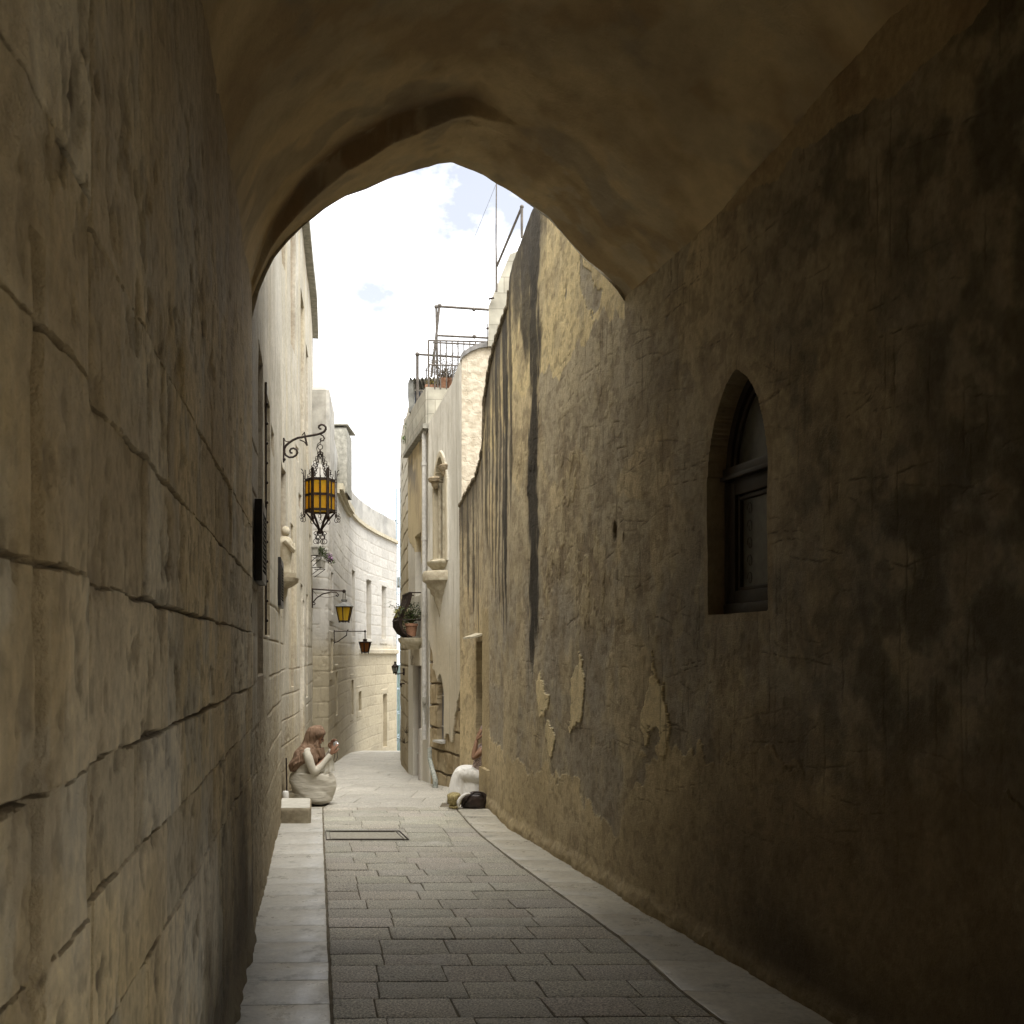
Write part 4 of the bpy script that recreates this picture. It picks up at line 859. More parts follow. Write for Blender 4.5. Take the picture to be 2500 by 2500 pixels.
M['blockwork'] = brickmat('block_wall', (.40, .385, .32), (.34, .32, .26), (.24, .225, .18))
M['rubble'] = brickmat('stone_courses', (.47, .42, .31), (.40, .35, .25), (.20, .165, .11), .55, .27)
m_.build('wall', M['blockwork'], rr_, smooth=False)
g_ = MB(); g_.tube([at(1193, 730, 12.85), at(1206, 727, 12.85)], .012, 6); g_.build('spout', M['iron'], rr_)
g_ = MB(); g_.tube([at(1190, 790, 12.86), at(1190, 850, 12.86)], .006, 6); g_.tube([at(1188, 800, 12.86), at(1192, 803, 12.86)], .015, 6); g_.build('cable', M['iron'], rr_)

# ------------------------------------------------------------------ right: white rendered house with the carved window
P2 = [(12.95, -.635), (13.5, -.80), (14.25, -1.17)]
P2f = [(12.95, -.635), (13.5, -.80), (14.27, -1.17)]
wh = empty('white_house', (-.8, 13.5, 0), 'whitewashed rendered house with rough rubble gable and crumbling stone base', 'house')
D1a, Z1a = wz(P2, 1062, 1648); D1b, _ = wz(P2, 1082, 1648)
niche = (Dof(P2, 1089), Dof(P2, 1063), CZ-(1370-HOR)/FX*13.75, CZ-(1115-HOR)/FX*13.8)
lowin = (Dof(P2, 1083), Dof(P2, 1061), CZ-(1812-HOR)/FX*13.8, CZ-(1645-HOR)/FX*14.)
def f_white(D, Z):
    h = .02*(fbm(D*2, Z*1.5, 701, 3)-.5)+.006*(fbm(D*12, Z*8, 702, 4)-.5)
    col = lerp((.64, .62, .56), (.53, .51, .45), ss(.4, .7, fbm(D*6, Z*.8, 703, 4)))
    col = lerp(col, (.49, .43, .31), ss(2.6, 1.4, Z+.8*(fbm(D*3, Z*1.5, 704, 4)-.5))*.8)
    col = lerp(col, (.33, .30, .24), ss(.58, .72, fbm(D*22, Z*1.2, 705, 4))*.5)
    ex = Z < 1.05+.75*(fbm(D*2.6, Z*1.2, 706, 4)-.5)*2-.7*(D-13.1)*(D < 13.9)+.9*(np.clip(D-13.9, 0, 1))
    dz, dd, rnd, r = courses(D, Z, .30, .26, .04, 707, wob=.03); j = np.maximum(1-ss(.006, .022, dz), 1-ss(.004, .016, dd))
    h = np.where(ex, h-.03+.02*(fbm(D*14, Z*10, 708, 4)-.5)-.03*j, h)
    c2 = lerp((.38, .31, .195), (.27, .21, .12), ss(.4, .65, fbm(D*12, Z*8, 709, 4))); c2 = lerp(c2, (.09, .065, .04), j*.75); col = np.where(ex[..., None], c2, col)
    a, b, z0_, z1_ = niche; m_ = arch_mask(D, Z, a, b, z0_, z1_-.35, z1_); h = np.where(m_, -.22, h); col = lerp(col, (.33, .27, .17), m_*.8)
    o_ = arch_mask(D, Z, a-.07, b+.05, z0_, z1_-.33, z1_+.08) & ~m_; h = h+.025*o_; col = lerp(col, (.42, .36, .24), o_*.8)
    a, b, z0_, z1_ = lowin; m_ = arch_mask(D, Z, a, b, z0_, z1_-.35, z1_); h = np.where(m_, -.14, h); col = lerp(col, (.27, .22, .15), m_*.8)
    return h, col
W2T = lambda D: np.interp(D, [12.95, 13.3, 14.27], [5.42, 5.30, 4.86])
make_wall('wall', P2f, pxcols(P2f, 12.955, 14.268, 150), np.linspace(0, 1, 640), -1, f_white, M['render_w'], wh, z0=lambda D: gz(D)-.1, ztop=W2T, thick=.5)
ga = MB()                                                    # rough gable facing the camera, above the stained wall
zt = lambda px, py: at(px, py, 12.945)
GP = [(1127, 1300), (1127, 875), (1133, 866), (1150, 855), (1170, 848), (1190, 846), (1230, 850), (1300, 860), (1300, 1300)]
ga.prism([zt(*p) for p in GP], (0, 0, 0), (.02, .5, 0))
gm, gt, gb = bsdf('rubble_render'); gl = gt.links.new
_tc = N(gt, 'ShaderNodeTexCoord'); _v = N(gt, 'ShaderNodeTexVoronoi', Scale=4.5); _v.feature = 'DISTANCE_TO_EDGE'; _n = N(gt, 'ShaderNodeTexNoise', Scale=13., Detail=8.); _mx = N(gt, 'ShaderNodeMix'); _mx.data_type = 'RGBA'
_mx.inputs[6].default_value = (.37, .32, .24, 1); _mx.inputs[7].default_value = (.49, .44, .35, 1); _r = N(gt, 'ShaderNodeMapRange'); _r.inputs['From Min'].default_value = .33; _r.inputs['From Max'].default_value = .6
_mp = N(gt, 'ShaderNodeMix'); _mp.data_type = 'VECTOR'; _mp.inputs[0].default_value = .16
_a = N(gt, 'ShaderNodeMath', operation='MULTIPLY_ADD'); _r2 = N(gt, 'ShaderNodeMapRange'); _r2.inputs['From Max'].default_value = .05
_b = N(gt, 'ShaderNodeBump', Strength=.8, Distance=.02)
gl(_tc.outputs['Object'], _n.inputs[0]); gl(_tc.outputs['Object'], _mp.inputs[4]); gl(_n.outputs['Color'], _mp.inputs[5]); gl(_mp.outputs[1], _v.inputs[0]); gl(_n.outputs[0], _r.inputs[0]); gl(_r.outputs[0], _mx.inputs[0])
gl(_mx.outputs[2], gb.inputs['Base Color']); gl(_v.outputs[0], _r2.inputs[0]); gl(_r2.outputs[0], _a.inputs[0]); _a.inputs[1].default_value = .15; gl(_n.outputs[0], _a.inputs[2]); gl(_a.outputs[0], _b.inputs['Height']); gl(_b.outputs[0], gb.inputs['Normal']); gb.inputs['Roughness'].default_value = .95
ga.build('gable', gm, wh, smooth=False)
gc = MB(); gcp = [(1124, 876), (1130, 866), (1150, 853), (1170, 845), (1190, 842), (1230, 846), (1300, 856)]
for (a, b) in zip(gcp[:-1], gcp[1:]):
    A, B = zt(*a), zt(*b); gc.prism([A+Vector((0, -.03, -.03)), B+Vector((0, -.03, -.03)), B+Vector((0, -.03, .03)), A+Vector((0, -.03, .03))], (0, 0, 0), (0, .6, 0))
gc.build('coping', plain('lead_grey', (.20, .195, .19), .85, 0, .2, .2, 12, .5), wh)
body(wh, P2f, 13.0, 14.2, -1, .52, 6, lambda d: float(W2T(d))-.3)
# carved gothic window: shaft, capital, sill and stepped corbel
a, b, z0_, z1_ = niche; nw = Vector((-.90, -.43, 0)); tw_ = Vector((-.43, .90, 0)); P2n = np.array(P2)
def Wp(D, z, off): return Vector((float(np.interp(D, P2n[:, 0], P2n[:, 1])), D, z))+nw*off
cw = MB(); mid = (a+b)/2
cw.tube([Wp(mid-.07, z0_, -.03), Wp(mid-.07, z0_+1.05, -.03)], .035, 10); cw.tube([Wp(b-.05, z0_, -.05), Wp(b-.05, z0_+1.05, -.05)], .03, 10)
cw.tube([Wp(mid+.12, z0_, -.12), Wp(mid+.12, z0_+1.5, -.12)], .03, 10)
win_o = cw.build('window', M['block'], wh)
cc_ = MB()
half_lathe(cc_, [(.03, -.10), (.07, -.05), (.075, -.02), (.11, .0), (.12, .04), (.09, .06)], Wp(b-.04, z0_+1.10, .0), nw, tw_, 12)
half_lathe(cc_, [(.03, -.10), (.06, -.06), (.065, -.02), (.085, .0), (.09, .05), (.05, .07)], Wp(a+.02, z0_+1.22, -.0), nw, tw_, 12)
cc_.build('capital', stone('worn_capital', (.36, .30, .20), (.16, .12, .08), 1., 24), win_o)
sl = MB(); half_lathe(sl, [(.10, -.15), (.13, -.10), (.19, -.04), (.20, -.02), (.20, .0), (.155, .012), (.155, .03)], Wp(mid+.02, z0_+.0, -.02), nw, tw_, 8, .95, 1.35); sl.build('sill', M['pale'], win_o)
cr2 = MB()
half_lathe(cr2, [(.02, -.62), (.05, -.50), (.09, -.40), (.10, -.34), (.14, -.30), (.15, -.25), (.19, -.21), (.20, -.17), (.25, -.13), (.26, -.04), (.24, -.0)], Wp(mid+.04, z0_-.13, -.02), nw, tw_, 7, .95, 1.2); cr2.build('corbel', M['block'], win_o)
a, b, z0_, z1_ = lowin; pm_ = MB(); pts2 = archpts(a-.02, b+.02, z1_-.35, z1_, 12)
pm_.prism([Wp(a-.02, z0_, -.12)]+[Wp(d, z, -.12) for d, z in pts2]+[Wp(b+.02, z0_, -.12)], (0, 0, 0), nw*.01); lo_ = pm_.build('window', M['pane_dark'], wh, smooth=False)
pm_ = MB(); pm_.box(Wp((a+b)/2, z0_+.20, -.10), (b-a, .012, .015), rz=math.atan2(.90, -.43)); pm_.box(Wp((a+b)/2, z0_+.62, -.10), (b-a, .012, .015), rz=math.atan2(.90, -.43)); pm_.box(Wp((a+b)/2, z0_+.0, -.05), (b-a+.03, .16, .03), rz=math.atan2(.90, -.43)); pm_.build('frame', M['pvc'], lo_)

# ------------------------------------------------------------------ right: balcony house
P3 = [(14.3, -1.155), (15, -1.33), (16.0, -1.565), (16.45, -1.665)]
bh = empty('balcony_house', (-1.4, 15.3, 0), 'narrow ochre and white house with small balcony and block parapet', 'house')
bw = (Dof(P3, 1029), Dof(P3, 1014), CZ-(1455-HOR)/FX*15.5, CZ-(1305-HOR)/FX*15.3); dr = (Dof(P3, 1027), Dof(P3, 1008.5), -.4, CZ-(1625-HOR)/FX*15.4)
def f_bal(D, Z):
    h = .015*(fbm(D*2, Z*1.5, 801, 3)-.5)+.004*(fbm(D*12, Z*9, 802, 4)-.5)
    col = lerp((.58, .555, .49), (.50, .47, .40), ss(.4, .7, fbm(D*4, Z*.8, 803, 4)))
    oc = (Z > 3.15+.38*(15.5-D)*-1+.12*(fbm(D*5, Z*2, 804, 3)-.5)) & (D > 14.55)
    co2 = lerp((.47, .39, .24), (.38, .31, .20), ss(.4, .7, fbm(D*5, Z*2, 805, 4))); stn = ss(.52, .66, fbm(D*3.2, Z*2.4, 806, 5))*ss(3.9, 4.5, Z+.3*(fbm(D*3, Z*3, 807, 3)-.5)); co2 = lerp(co2, (.19, .17, .14), stn*.85)
    lk = (1-ss(.02, .05, np.abs(D-15.4-.03*(fbm(Z*3, Z*0, 808, 3)-.5))))*ss(.5, .6, fbm(Z*2.5, Z*0, 809, 3)); co2 = lerp(co2, (.10, .085, .07), lk*.8)
    col = np.where(oc[..., None], co2, col); h = h+.006*oc
    a, b, z0_, z1_ = bw; m_ = rect(D, Z, a, b, z0_, z1_); h = np.where(m_, -.25, h); col = lerp(col, (.36, .34, .30), m_*.8)
    a, b, z0_, z1_ = dr; m_ = rect(D, Z, a, b, z0_, z1_); h = np.where(m_, -.12, h); col = lerp(col, (.22, .19, .16), m_*.9)
    s_ = rect(D, Z, a-.10, b+.12, z1_, z1_+.26); h = h+.03*s_; sc_ = ss(.5, .6, fbm(D*20, Z*20, 810, 4)); col = lerp(col, (.36, .31, .22), s_*.7); col = lerp(col, (.14, .12, .09), s_*sc_*(D > (a+b)/2)*.7)
    fo_ = rect(D, Z, a-.14, a-.005, -1, gz(D)+.75); h = h+.04*fo_; col = lerp(col, (.33, .30, .27), fo_*.8)
    return h, col
make_wall('wall', P3, pxcols(P3, 14.3, 16.45, 130), np.linspace(0, 1, 520), -1, f_bal, M['render_w'], bh, z0=lambda D: gz(D)-.1, ztop=lambda D: D*0+4.86, thick=.5)
pp = MB(); run(pp, P3, 14.3, 16.45, 4.86, 5.38, -.35, .05, 8, -1); pp.build('parapet', M['blockwork'], bh, smooth=False)
pp = MB(); run(pp, P3, 14.28, 16.46, 4.80, 4.865, -.3, .09, 8, -1); pp.build('ledge', M['grey'], bh, smooth=False)
gp = MB(); gp.prism([at(1045.5, 1040, 14.27), at(1045.5, 951, 14.27), at(1130, 951, 14.27), at(1130, 1040, 14.27)], (0, 0, 0), (0, .25, 0)); gp.build('parapet', M['blockwork'], bh, smooth=False)
body(bh, P3, 14.5, 16.4, -1, .52, 6, 4.8)
d0_ = MB(); a, b, z0_, z1_ = dr
def P3p(D, z, off): return Vector((float(np.interp(D, [p[0] for p in P3], [p[1] for p in P3])), D, z))+Vector((-.972, -.235, 0))*off
rz3 = math.atan2(.972, -.235)
d0_.box(P3p((a+b)/2, (z1_-.35)/2, -.10), (b-a, .03, z1_+.25), rz=rz3); do3 = d0_.build('door', M['door'], bh, smooth=False)
d1_ = MB(); d1_.box(P3p((a+b)/2, .12, -.08), (b-a, .035, .02), rz=rz3); d1_.build('rail', M['pvc'], do3)
cn = MB(); half_lathe(cn, [(.16, -.17), (.20, -.12), (.30, -.07), (.32, -.02), (.32, .0)], P3p((bw[0]+bw[1])/2, CZ-(1558-HOR)/FX*15.4, 0), Vector((-.972, -.235, 0)), Vector((-.235, .972, 0)), 12, .95, 1.25); cn.build('balcony_slab', M['pale'], bh)
zb = CZ-(1558-HOR)/FX*15.4
brl = empty('balcony_railing', P3p(15.4, zb, .2), 'black bellied iron railing on the small stone balcony', 'railing')
nb, tb = Vector((-.972, -.235, 0)), Vector((-.235, .972, 0)); bc = P3p(15.4, zb, 0)
belly = [(.16, .0), (.27, .06), (.335, .16), (.34, .26), (.29, .38), (.22, .50), (.19, .62), (.19, .66)]
br_ = MB()
for u in np.linspace(-.36, .36, 9):
    br_.tube([bc+tb*u+nb*(r_-.02)+Vector((0, 0, z_+.01)) for r_, z_ in belly], .011, 6)
for r_, z_ in (belly[0], belly[3], belly[-1]): br_.tube([bc+tb*-.37+nb*(r_-.02)+Vector((0, 0, z_)), bc+tb*.37+nb*(r_-.02)+Vector((0, 0, z_))], .014, 6)
for u in (-.37, .37):
    for r_, z_ in (belly[0], belly[3], belly[-1]): br_.tube([bc+tb*u+nb*(r_-.02)+Vector((0, 0, z_+.003)), bc+tb*u+nb*.0+Vector((0, 0, z_+.003))], .011, 6)
br_.build('bars', M['iron'], brl)
pnl = MB(); vs = []
for u in (-.38, -.368):
    pass
for r_, z_ in belly: vs += [bc+tb*.38+nb*(r_-.02)+Vector((0, 0, z_)), bc+tb*.38+nb*(r_-.06)+Vector((0, 0, z_))]
pnl.add(vs, [(i*2, i*2+1, i*2+3, i*2+2) for i in range(len(belly)-1)]); pn2 = MB(); pn2.add([v-tb*.76 for v in vs], [(i*2, i*2+1, i*2+3, i*2+2) for i in range(len(belly)-1)])
pnl.build('side_panel', M['iron'], brl); pn2.build('side_panel', M['iron'], brl)

# foliage helpers
def leaves(mb, c, rad, n, size, rnd_, shape=None):
    for _ in range(n):
        while True:
            p = Vector((rnd_.uniform(-1, 1), rnd_.uniform(-1, 1), rnd_.uniform(-1, 1)))
            if p.length < 1: break
        p = Vector((p.x*rad[0], p.y*rad[1], p.z*rad[2]))+Vector(c)
        d = Vector((rnd_.gauss(0, 1), rnd_.gauss(0, 1), rnd_.gauss(0, .7)+.2)).normalized(); u, v = basis(d); s = size*rnd_.uniform(.6, 1.3)
        mb.add([p-u*s*.35, p+d*s*.55-v*.0+u*s*.0+v*s*.12, p+d*s*1.1, p+u*s*.35+d*s*.5], [(0, 1, 2, 3)])
def twigs(mb, base, n, length, rnd_, spread=.6, r=.004):
    tips = []
    for _ in range(n):
        d = Vector((rnd_.gauss(0, spread), rnd_.gauss(0, spread), 1)).normalized(); p = Vector(base); pts = [p.copy()]; L_ = length*rnd_.uniform(.5, 1.1)
        for k in range(4): d = (d+Vector((rnd_.gauss(0, .25), rnd_.gauss(0, .25), rnd_.gauss(0, .15)))).normalized(); p = p+d*L_/4; pts.append(p.copy())
        mb.tube(pts, [r, r*.8, r*.6, r*.45, r*.3], 4, False); tips += pts[1:]
    return tips
rp = random.Random(11)
pt_ = empty('potted_shrub', P3p(15.1, zb, .16), 'leafy yellow green shrub in terracotta pot inside the iron balcony', 'potted plant')
pb = P3p(15.1, zb+.02, .13); mb = MB(); mb.lathe([(.065, 0), (.085, .15), (.10, .155), (.10, .19), (.09, .19)], pb, 16); mb.build('pot', M['terra'], pt_)
mb = MB(); tips = twigs(mb, pb+Vector((0, 0, .18)), 12, .42, rp, .4, .007); mb.build('stem', M['twig'], pt_)
mb = MB()
for t_ in tips: leaves(mb, t_, (.06, .07, .06), 14, .045, rp)
leaves(mb, bc+tb*.05+nb*.17+Vector((0, 0, .28)), (.12, .32, .2), 500, .045, rp); mb.build('foliage', M['leaf'], pt_)
mb = MB(); leaves(mb, bc+tb*.15+nb*.26+Vector((0, 0, .36)), (.07, .25, .16), 260, .045, rp); mb.build('foliage', M['leaf_y'], pt_)

# ------------------------------------------------------------------ right: narrow stone house beyond, lantern and weeds on it
P4 = [(16.46, -1.668), (18, -1.915), (19.7, -2.145), (22, -2.39), (25, -2.66)]
nh = empty('rough_stone_house', (-2, 19, 0), 'tall rough ashlar house edge just left of the balcony house', 'house')
def f_nar(D, Z):
    dz, dd, rnd, r = courses(D, Z, .28, .6, .05, 901, wob=.02)
    h = .03*(fbm(D*2, Z*2, 902, 4)-.5); col = lerp((.45, .395, .28), (.37, .31, .20), ss(.4, .7, fbm(D*3, Z*2, 903, 4)))*(.9+.2*rnd)[..., None]; col = lerp(col, (.55, .53, .47), ss(3.9, 4.6, Z+.4*(D < 16.9))*.8)
    j = np.maximum(1-ss(.005, .02, dz), (1-ss(.004, .014, dd))*.7); h = h-.02*j; col = lerp(col, (.19, .15, .10), j*.6)
    col = lerp(col, (.24, .19, .11), ss(1.2, .0, Z-gz(D)+.5*(fbm(D*4, Z*4, 904, 4)-.5))*.5)
    for px, y0, y1 in ((984, 1130, 1173), (980, 1400, 1440), (981, 1685, 1760)):
        d0 = Dof(P4, px); m_ = rect(D, Z, d0, d0+.6, CZ-(y1-HOR)/FX*d0, CZ-(y0-HOR)/FX*d0); h = np.where(m_, -.1, h); col = lerp(col, (.12, .10, .07), m_*.6)
    return h, col
make_wall('wall', P4, pxcols(P4, 16.46, 25, 120), np.linspace(0, 1, 460), -1, f_nar, M['ashlar'], nh, z0=lambda D: gz(D)-.2, ztop=lambda D: np.interp(D, [16.46, 19.7, 25], [5.62, 5.8, 5.8]), thick=.5)
body(nh, P4, 16.6, 24.8, -1, .52, 6, 5.3)

# ------------------------------------------------------------------ scaffolding at the far end
sf = empty('scaffolding', (-3.6, 34, -2), 'blue grey tube scaffolding with green netting in the gap at the lane end', 'scaffolding')
s1 = MB(); 
for x in (-4.15, -3.72, -3.60):
    for y in (33, 34.2): s1.tube([(x, y, -4), (x, y, 6.2+.8*(x > -3.9))], .025, 6)
for k in range(12):
    z = -2.6+.78*k; s1.tube([(-4.3, 33, z), (-3.1, 33, z)], .018, 6); s1.tube([(-3.78, 33, z), (-3.78, 34.2, z)], .018, 6)
s1.tube([(-4.1, 32.98, -2.4), (-3.3, 32.98, -.1)], .018, 6); s1.build('tube', M['scaf'], sf)
s2 = MB()
mpk = plain('scaffold_board', (.28, .29, .27), .8)
for z in (2.6, 4.0): s2 = MB(); s2.box((-3.75, 33.6, z), (.5, 1.1, .28)); s2.build('plank', mpk, sf)
s3 = MB(); s3.box((-3.9, 34.6, -1.5), (2.2, .02, 5.6)); s3.build('netting', M['net'], sf)

# ------------------------------------------------------------------ lanterns
def spiral(c, r0, r1, a0, a1, ux_, uz_, n=30): return [Vector(c)+ux_*(math.cos(a)*r)+uz_*(math.sin(a)*r) for a, r in zip(np.linspace(a0, a1, n), np.linspace(r0, r1, n))]
UZ = Vector((0, 0, 1))
D1 = 10.85; LC = Vector((-2.045, 10.92, 0)); k1 = 10.92/FX
def lz(cy, oy=980, sc=.2174, D=10.92): return CZ-(oy+cy*sc-HOR)/FX*D
ln = empty('hanging_lantern', Vector((-2.42, 10.85, 3.4)), 'large hexagonal black iron lantern with amber glass hanging on chains from a scrolled bracket', 'lantern')
b_ = MB(); wl = Vector((-2.42, 10.85, 0)); ua = Vector((.983, .184, 0)); sc1 = .2174*k1      # crop px -> m
def bpt(cx, cy): return wl+ua*((cx-150)*sc1*1.03)+UZ*lz(cy)
b_.tube([bpt(152, 425), bpt(150, 700)], .010, 6); b_.ball(bpt(156, 665), .018, 8, 6)
b_.tube([bpt(x, y) for x, y in ((160, 570), (158, 545), (175, 510), (205, 480), (250, 445), (300, 420), (370, 403), (440, 388), (500, 374), (545, 360), (580, 340), (600, 310), (598, 285), (580, 265), (550, 260), (528, 275), (524, 295), (538, 310), (552, 303))], [.009]+[.013]*11+[.011]*7, 8)
b_.tube([bpt(x, y) for x, y in ((160, 560), (160, 590), (175, 620), (210, 640), (250, 636), (285, 612), (298, 580), (285, 550), (255, 536), (228, 545), (216, 568), (224, 588), (245, 590))], .011, 8)
b_.tube([bpt(x, y) for x, y in ((345, 388), (365, 365), (372, 350))], .006, 6); b_.tube([bpt(x, y) for x, y in ((372, 350), (382, 420), (400, 500))], [.004, .012, .010], 6)
b_.tube([bpt(x, y) for x, y in ((155, 430), (170, 462), (210, 465))], .005, 6); b_.tube([bpt(x, y) for x, y in ((320, 440), (370, 460), (400, 505))], .007, 6)
b_.tube([bpt(x, y) for x, y in ((545, 372), (570, 385), (585, 415), (572, 440), (548, 442), (540, 428), (552, 415))], .008, 6)
b_.tube([bpt(x, y) for x, y in ((560, 440), (512, 480), (500, 530), (518, 590))], .004, 5)
b_.build('bracket', M['iron'], ln)
ch = MB(); topc = LC+UZ*lz(512); ch.ring(topc, .026, .0045, (0, 1, 0)); RB = .158
ch.tube([LC+UZ*lz(440), LC+UZ*lz(488)], .004, 5)
for i in range(6):
    an = R(10+60*i); e = LC+Vector((math.cos(an)*RB*.85, math.sin(an)*RB*.85, lz(870))); s = LC+UZ*lz(545); n_l = 13
    for k in range(n_l):
        p = s.lerp(e, (k+.5)/n_l); ch.ring(p, .0155, .0032, (math.cos(k*1.57), math.sin(k*1.57), .25), 10, 4)
ch.build('chain', M['iron'], ln)
fb = MB(); zt1, zb1 = lz(890), lz(1230)
hexv = [Vector((math.cos(R(10+60*i)), math.sin(R(10+60*i)), 0)) for i in range(6)]
for i in range(6):
    a, b = hexv[i], hexv[(i+1) % 6]; rzz = math.atan2(a.y, a.x)
    fb.box(LC+a*RB+UZ*((lz(775)+lz(1290))/2), (.010, .032, lz(775)-lz(1290)), rz=rzz)
    fb.add([LC+a*RB*1.0+UZ*lz(775)+Vector((-a.y, a.x, 0))*.012, LC+a*RB+UZ*lz(775)-Vector((-a.y, a.x, 0))*.012, LC+a*(RB+.01)+UZ*lz(752)], [(0, 1, 2)])
    for z in (zt1, zb1, (zt1+zb1)/2+.002):
        m = LC+(a+b)*RB/2*.985+UZ*z; d = b-a; fb.box(m, ((d*RB).length, .008, .026 if z != zt1 and z != zb1 else .03), rz=math.atan2(d.y, d.x))
    m = LC+(a+b)*RB/2*.985+UZ*((zt1+zb1)/2); fb.box(m, (.020, .008, zt1-zb1), rz=math.atan2((b-a).y, (b-a).x))
    # legs that meet below
    fb.tube([LC+a*RB+UZ*lz(1240), LC+a*RB*.5+UZ*lz(1340), LC+a*.02+UZ*lz(1430), LC+a*.012+UZ*lz(1480)], [.010, .011, .011, .009], 6)
    # outer rods with curled foot and ring
    q = LC+(a+b).normalized()*.20
    ro = (a+b).normalized()
    fb.tube([q+ro*.03+UZ*lz(785), q+ro*.008+UZ*lz(800), q+UZ*lz(830), q+UZ*lz(1270), q+ro*.006+UZ*lz(1290), q+ro*.022+UZ*lz(1297), q+ro*.03+UZ*lz(1282), q+ro*.022+UZ*lz(1270)], .0045, 6)
    fb.tube([q+UZ*lz(890), LC+ro*RB*.87+UZ*lz(890)], .004, 5); fb.tube([q+UZ*lz(1232), LC+ro*RB*.87+UZ*lz(1232)], .004, 5)
    fb.ring(q+ro*.022+UZ*lz(1318), .020, .003, (.3, 1, 0), 12, 4)
    fb.ring(LC+a*(RB+.012)+UZ*lz(1330), .027, .0035, (.6, .8, 0), 14, 4); fb.box(LC+a*(RB+.005)+UZ*lz(1285), (.012, .03, .035), rz=rzz)
    # cup below
    fb.tube([LC+a*.02+UZ*lz(1470), LC+a*.05+UZ*lz(1462), LC+a*.068+UZ*lz(1480), LC+a*.055+UZ*lz(1500), LC+a*.04+UZ*lz(1488)], .005, 6)
    fb.ring(LC+a*.045+UZ*lz(1525), .024, .0035, (math.cos(i), math.sin(i), 0), 14, 4); fb.ring(LC+a*.045+UZ*lz(1572), .027, .0035, (-math.sin(i), math.cos(i), 0), 14, 4)
fb.lathe([(.012, 0), (.035, .01), (.035, .03), (.012, .04)], LC+UZ*lz(1490), 12)
fb.tube([LC+UZ*lz(860), LC+UZ*lz(900)], .004, 5); fb.build('frame', M['iron'], ln)
for i in range(6):
    a, b = hexv[i], hexv[(i+1) % 6]; m = LC+(a+b)*RB/2*.95+UZ*((zt1+zb1)/2); d = b-a; g_ = MB(); g_.box(m, (RB*.97, .003, zt1-zb1-.01), rz=math.atan2(d.y, d.x)); g_.build('pane', M['amber'], ln)
bu = MB(); bu.tube([LC+UZ*zt1, LC+UZ*(zt1-.13)], .004, 5); bu.lathe([(.012, 0), (.016, .03), (.028, .0), (.02, -.04), (.004, -.055)][::-1], LC+UZ*(zt1-.14), 10); bu.build('bulb', M['twig'], ln)

def lantern(name, label, wall_pt, dirn, arm, zarm, c, zt_, zb_, rt, rb_, n, glass, hang, roof=.05, group=None):
    o = empty(name, wall_pt, label, 'lantern', group); f = MB(); c = Vector((c[0], c[1], 0)); cg = []
    hv = [Vector((math.cos(2*math.pi*i/n+.5), math.sin(2*math.pi*i/n+.5), 0)) for i in range(n)]
    for i in range(n):
        a, b = hv[i], hv[(i+1) % n]; f.tube([c+a*rt+UZ*zt_, c+a*rb_+UZ*zb_, c+a*rb_*1.0+UZ*(zb_-.03)], [.011, .009, .004], 6)
        f.tube([c+a*rt+UZ*zt_, c+b*rt+UZ*zt_], .011, 6); f.tube([c+a*rb_+UZ*zb_, c+b*rb_+UZ*zb_], .010, 6)
        for t_ in (.25, .5, .75): p = a.lerp(b, t_); f.tube([c+p*rb_+UZ*zb_, c+p*rb_+UZ*(zb_-.02)], [.006, .002], 5)
        g_ = MB(); g_.add([c+a*rt*.95+UZ*zt_, c+b*rt*.95+UZ*zt_, c+b*rb_*.95+UZ*zb_, c+a*rb_*.95+UZ*zb_], [(0, 1, 2, 3)]); cg.append(g_)
    f.build('frame', M['iron'], o)
    for g_ in cg: g_.build('pane', glass, o)
    r_ = MB(); r_.lathe([(rt*1.12, 0), (rt*1.10, .012), (rt*.72, roof*.6), (rt*.30, roof), (rt*.30, roof+.012)], c+UZ*zt_, n*2); r_.lathe([(rt*.34, 0), (rt*.36, .03), (.004, .032)], c+UZ*(zt_+roof+.01), 8); r_.build('cap', M['tin'] if roof > .05 else M['iron'], o)
    return o, c
# second lantern
wD = 16.25; wpt = Vector((float(XL(wD)), wD, 0)); kk = wD/FX; q = lambda y, D=wD: CZ-(y-HOR)/FX*D
arm = Vector((.99, .10, 0)); c2 = wpt+arm*.50
o2, c2 = lantern('hanging_lantern', 'black tapered lantern with amber panes on the middle bracket', wpt+UZ*q(1450), arm, .5, 0, c2, q(1481), q(1516), .135, .085, 6, M['amber'], 0, .075, 'street lanterns on wall brackets')
b_ = MB(); W0 = wpt
b_.tube([W0+UZ*q(1436), W0+UZ*q(1484)], .012, 6); b_.tube([W0+UZ*q(1438), c2+UZ*q(1442.5)], .014, 6); b_.ball(c2+arm*.0+UZ*q(1443), .03, 10, 8)
b_.tube([W0+arm*x*kk+UZ*q(y) for x, y in ((0, 1473), (10, 1460), (25, 1450), (45, 1445), (58, 1446), (64, 1452), (61, 1456), (57, 1452))], .011, 6)
b_.tube(spiral(W0+arm*4*kk+UZ*q(1473), .028, .008, 3.3, 8.4, arm, UZ, 16), .009, 6)
b_.tube([c2-arm*.015+UZ*q(1445), c2-arm*.02+UZ*(q(1481)+.09)], .005, 5); b_.tube([c2+arm*.02+UZ*q(1445), c2+arm*.015+UZ*(q(1481)+.09)], .005, 5)
b_.tube([W0+arm*x*kk+UZ*q(y) for x, y in ((0, 1440), (12, 1455), (35, 1459), (60, 1455))], .003, 4); b_.build('bracket', M['iron'], o2)
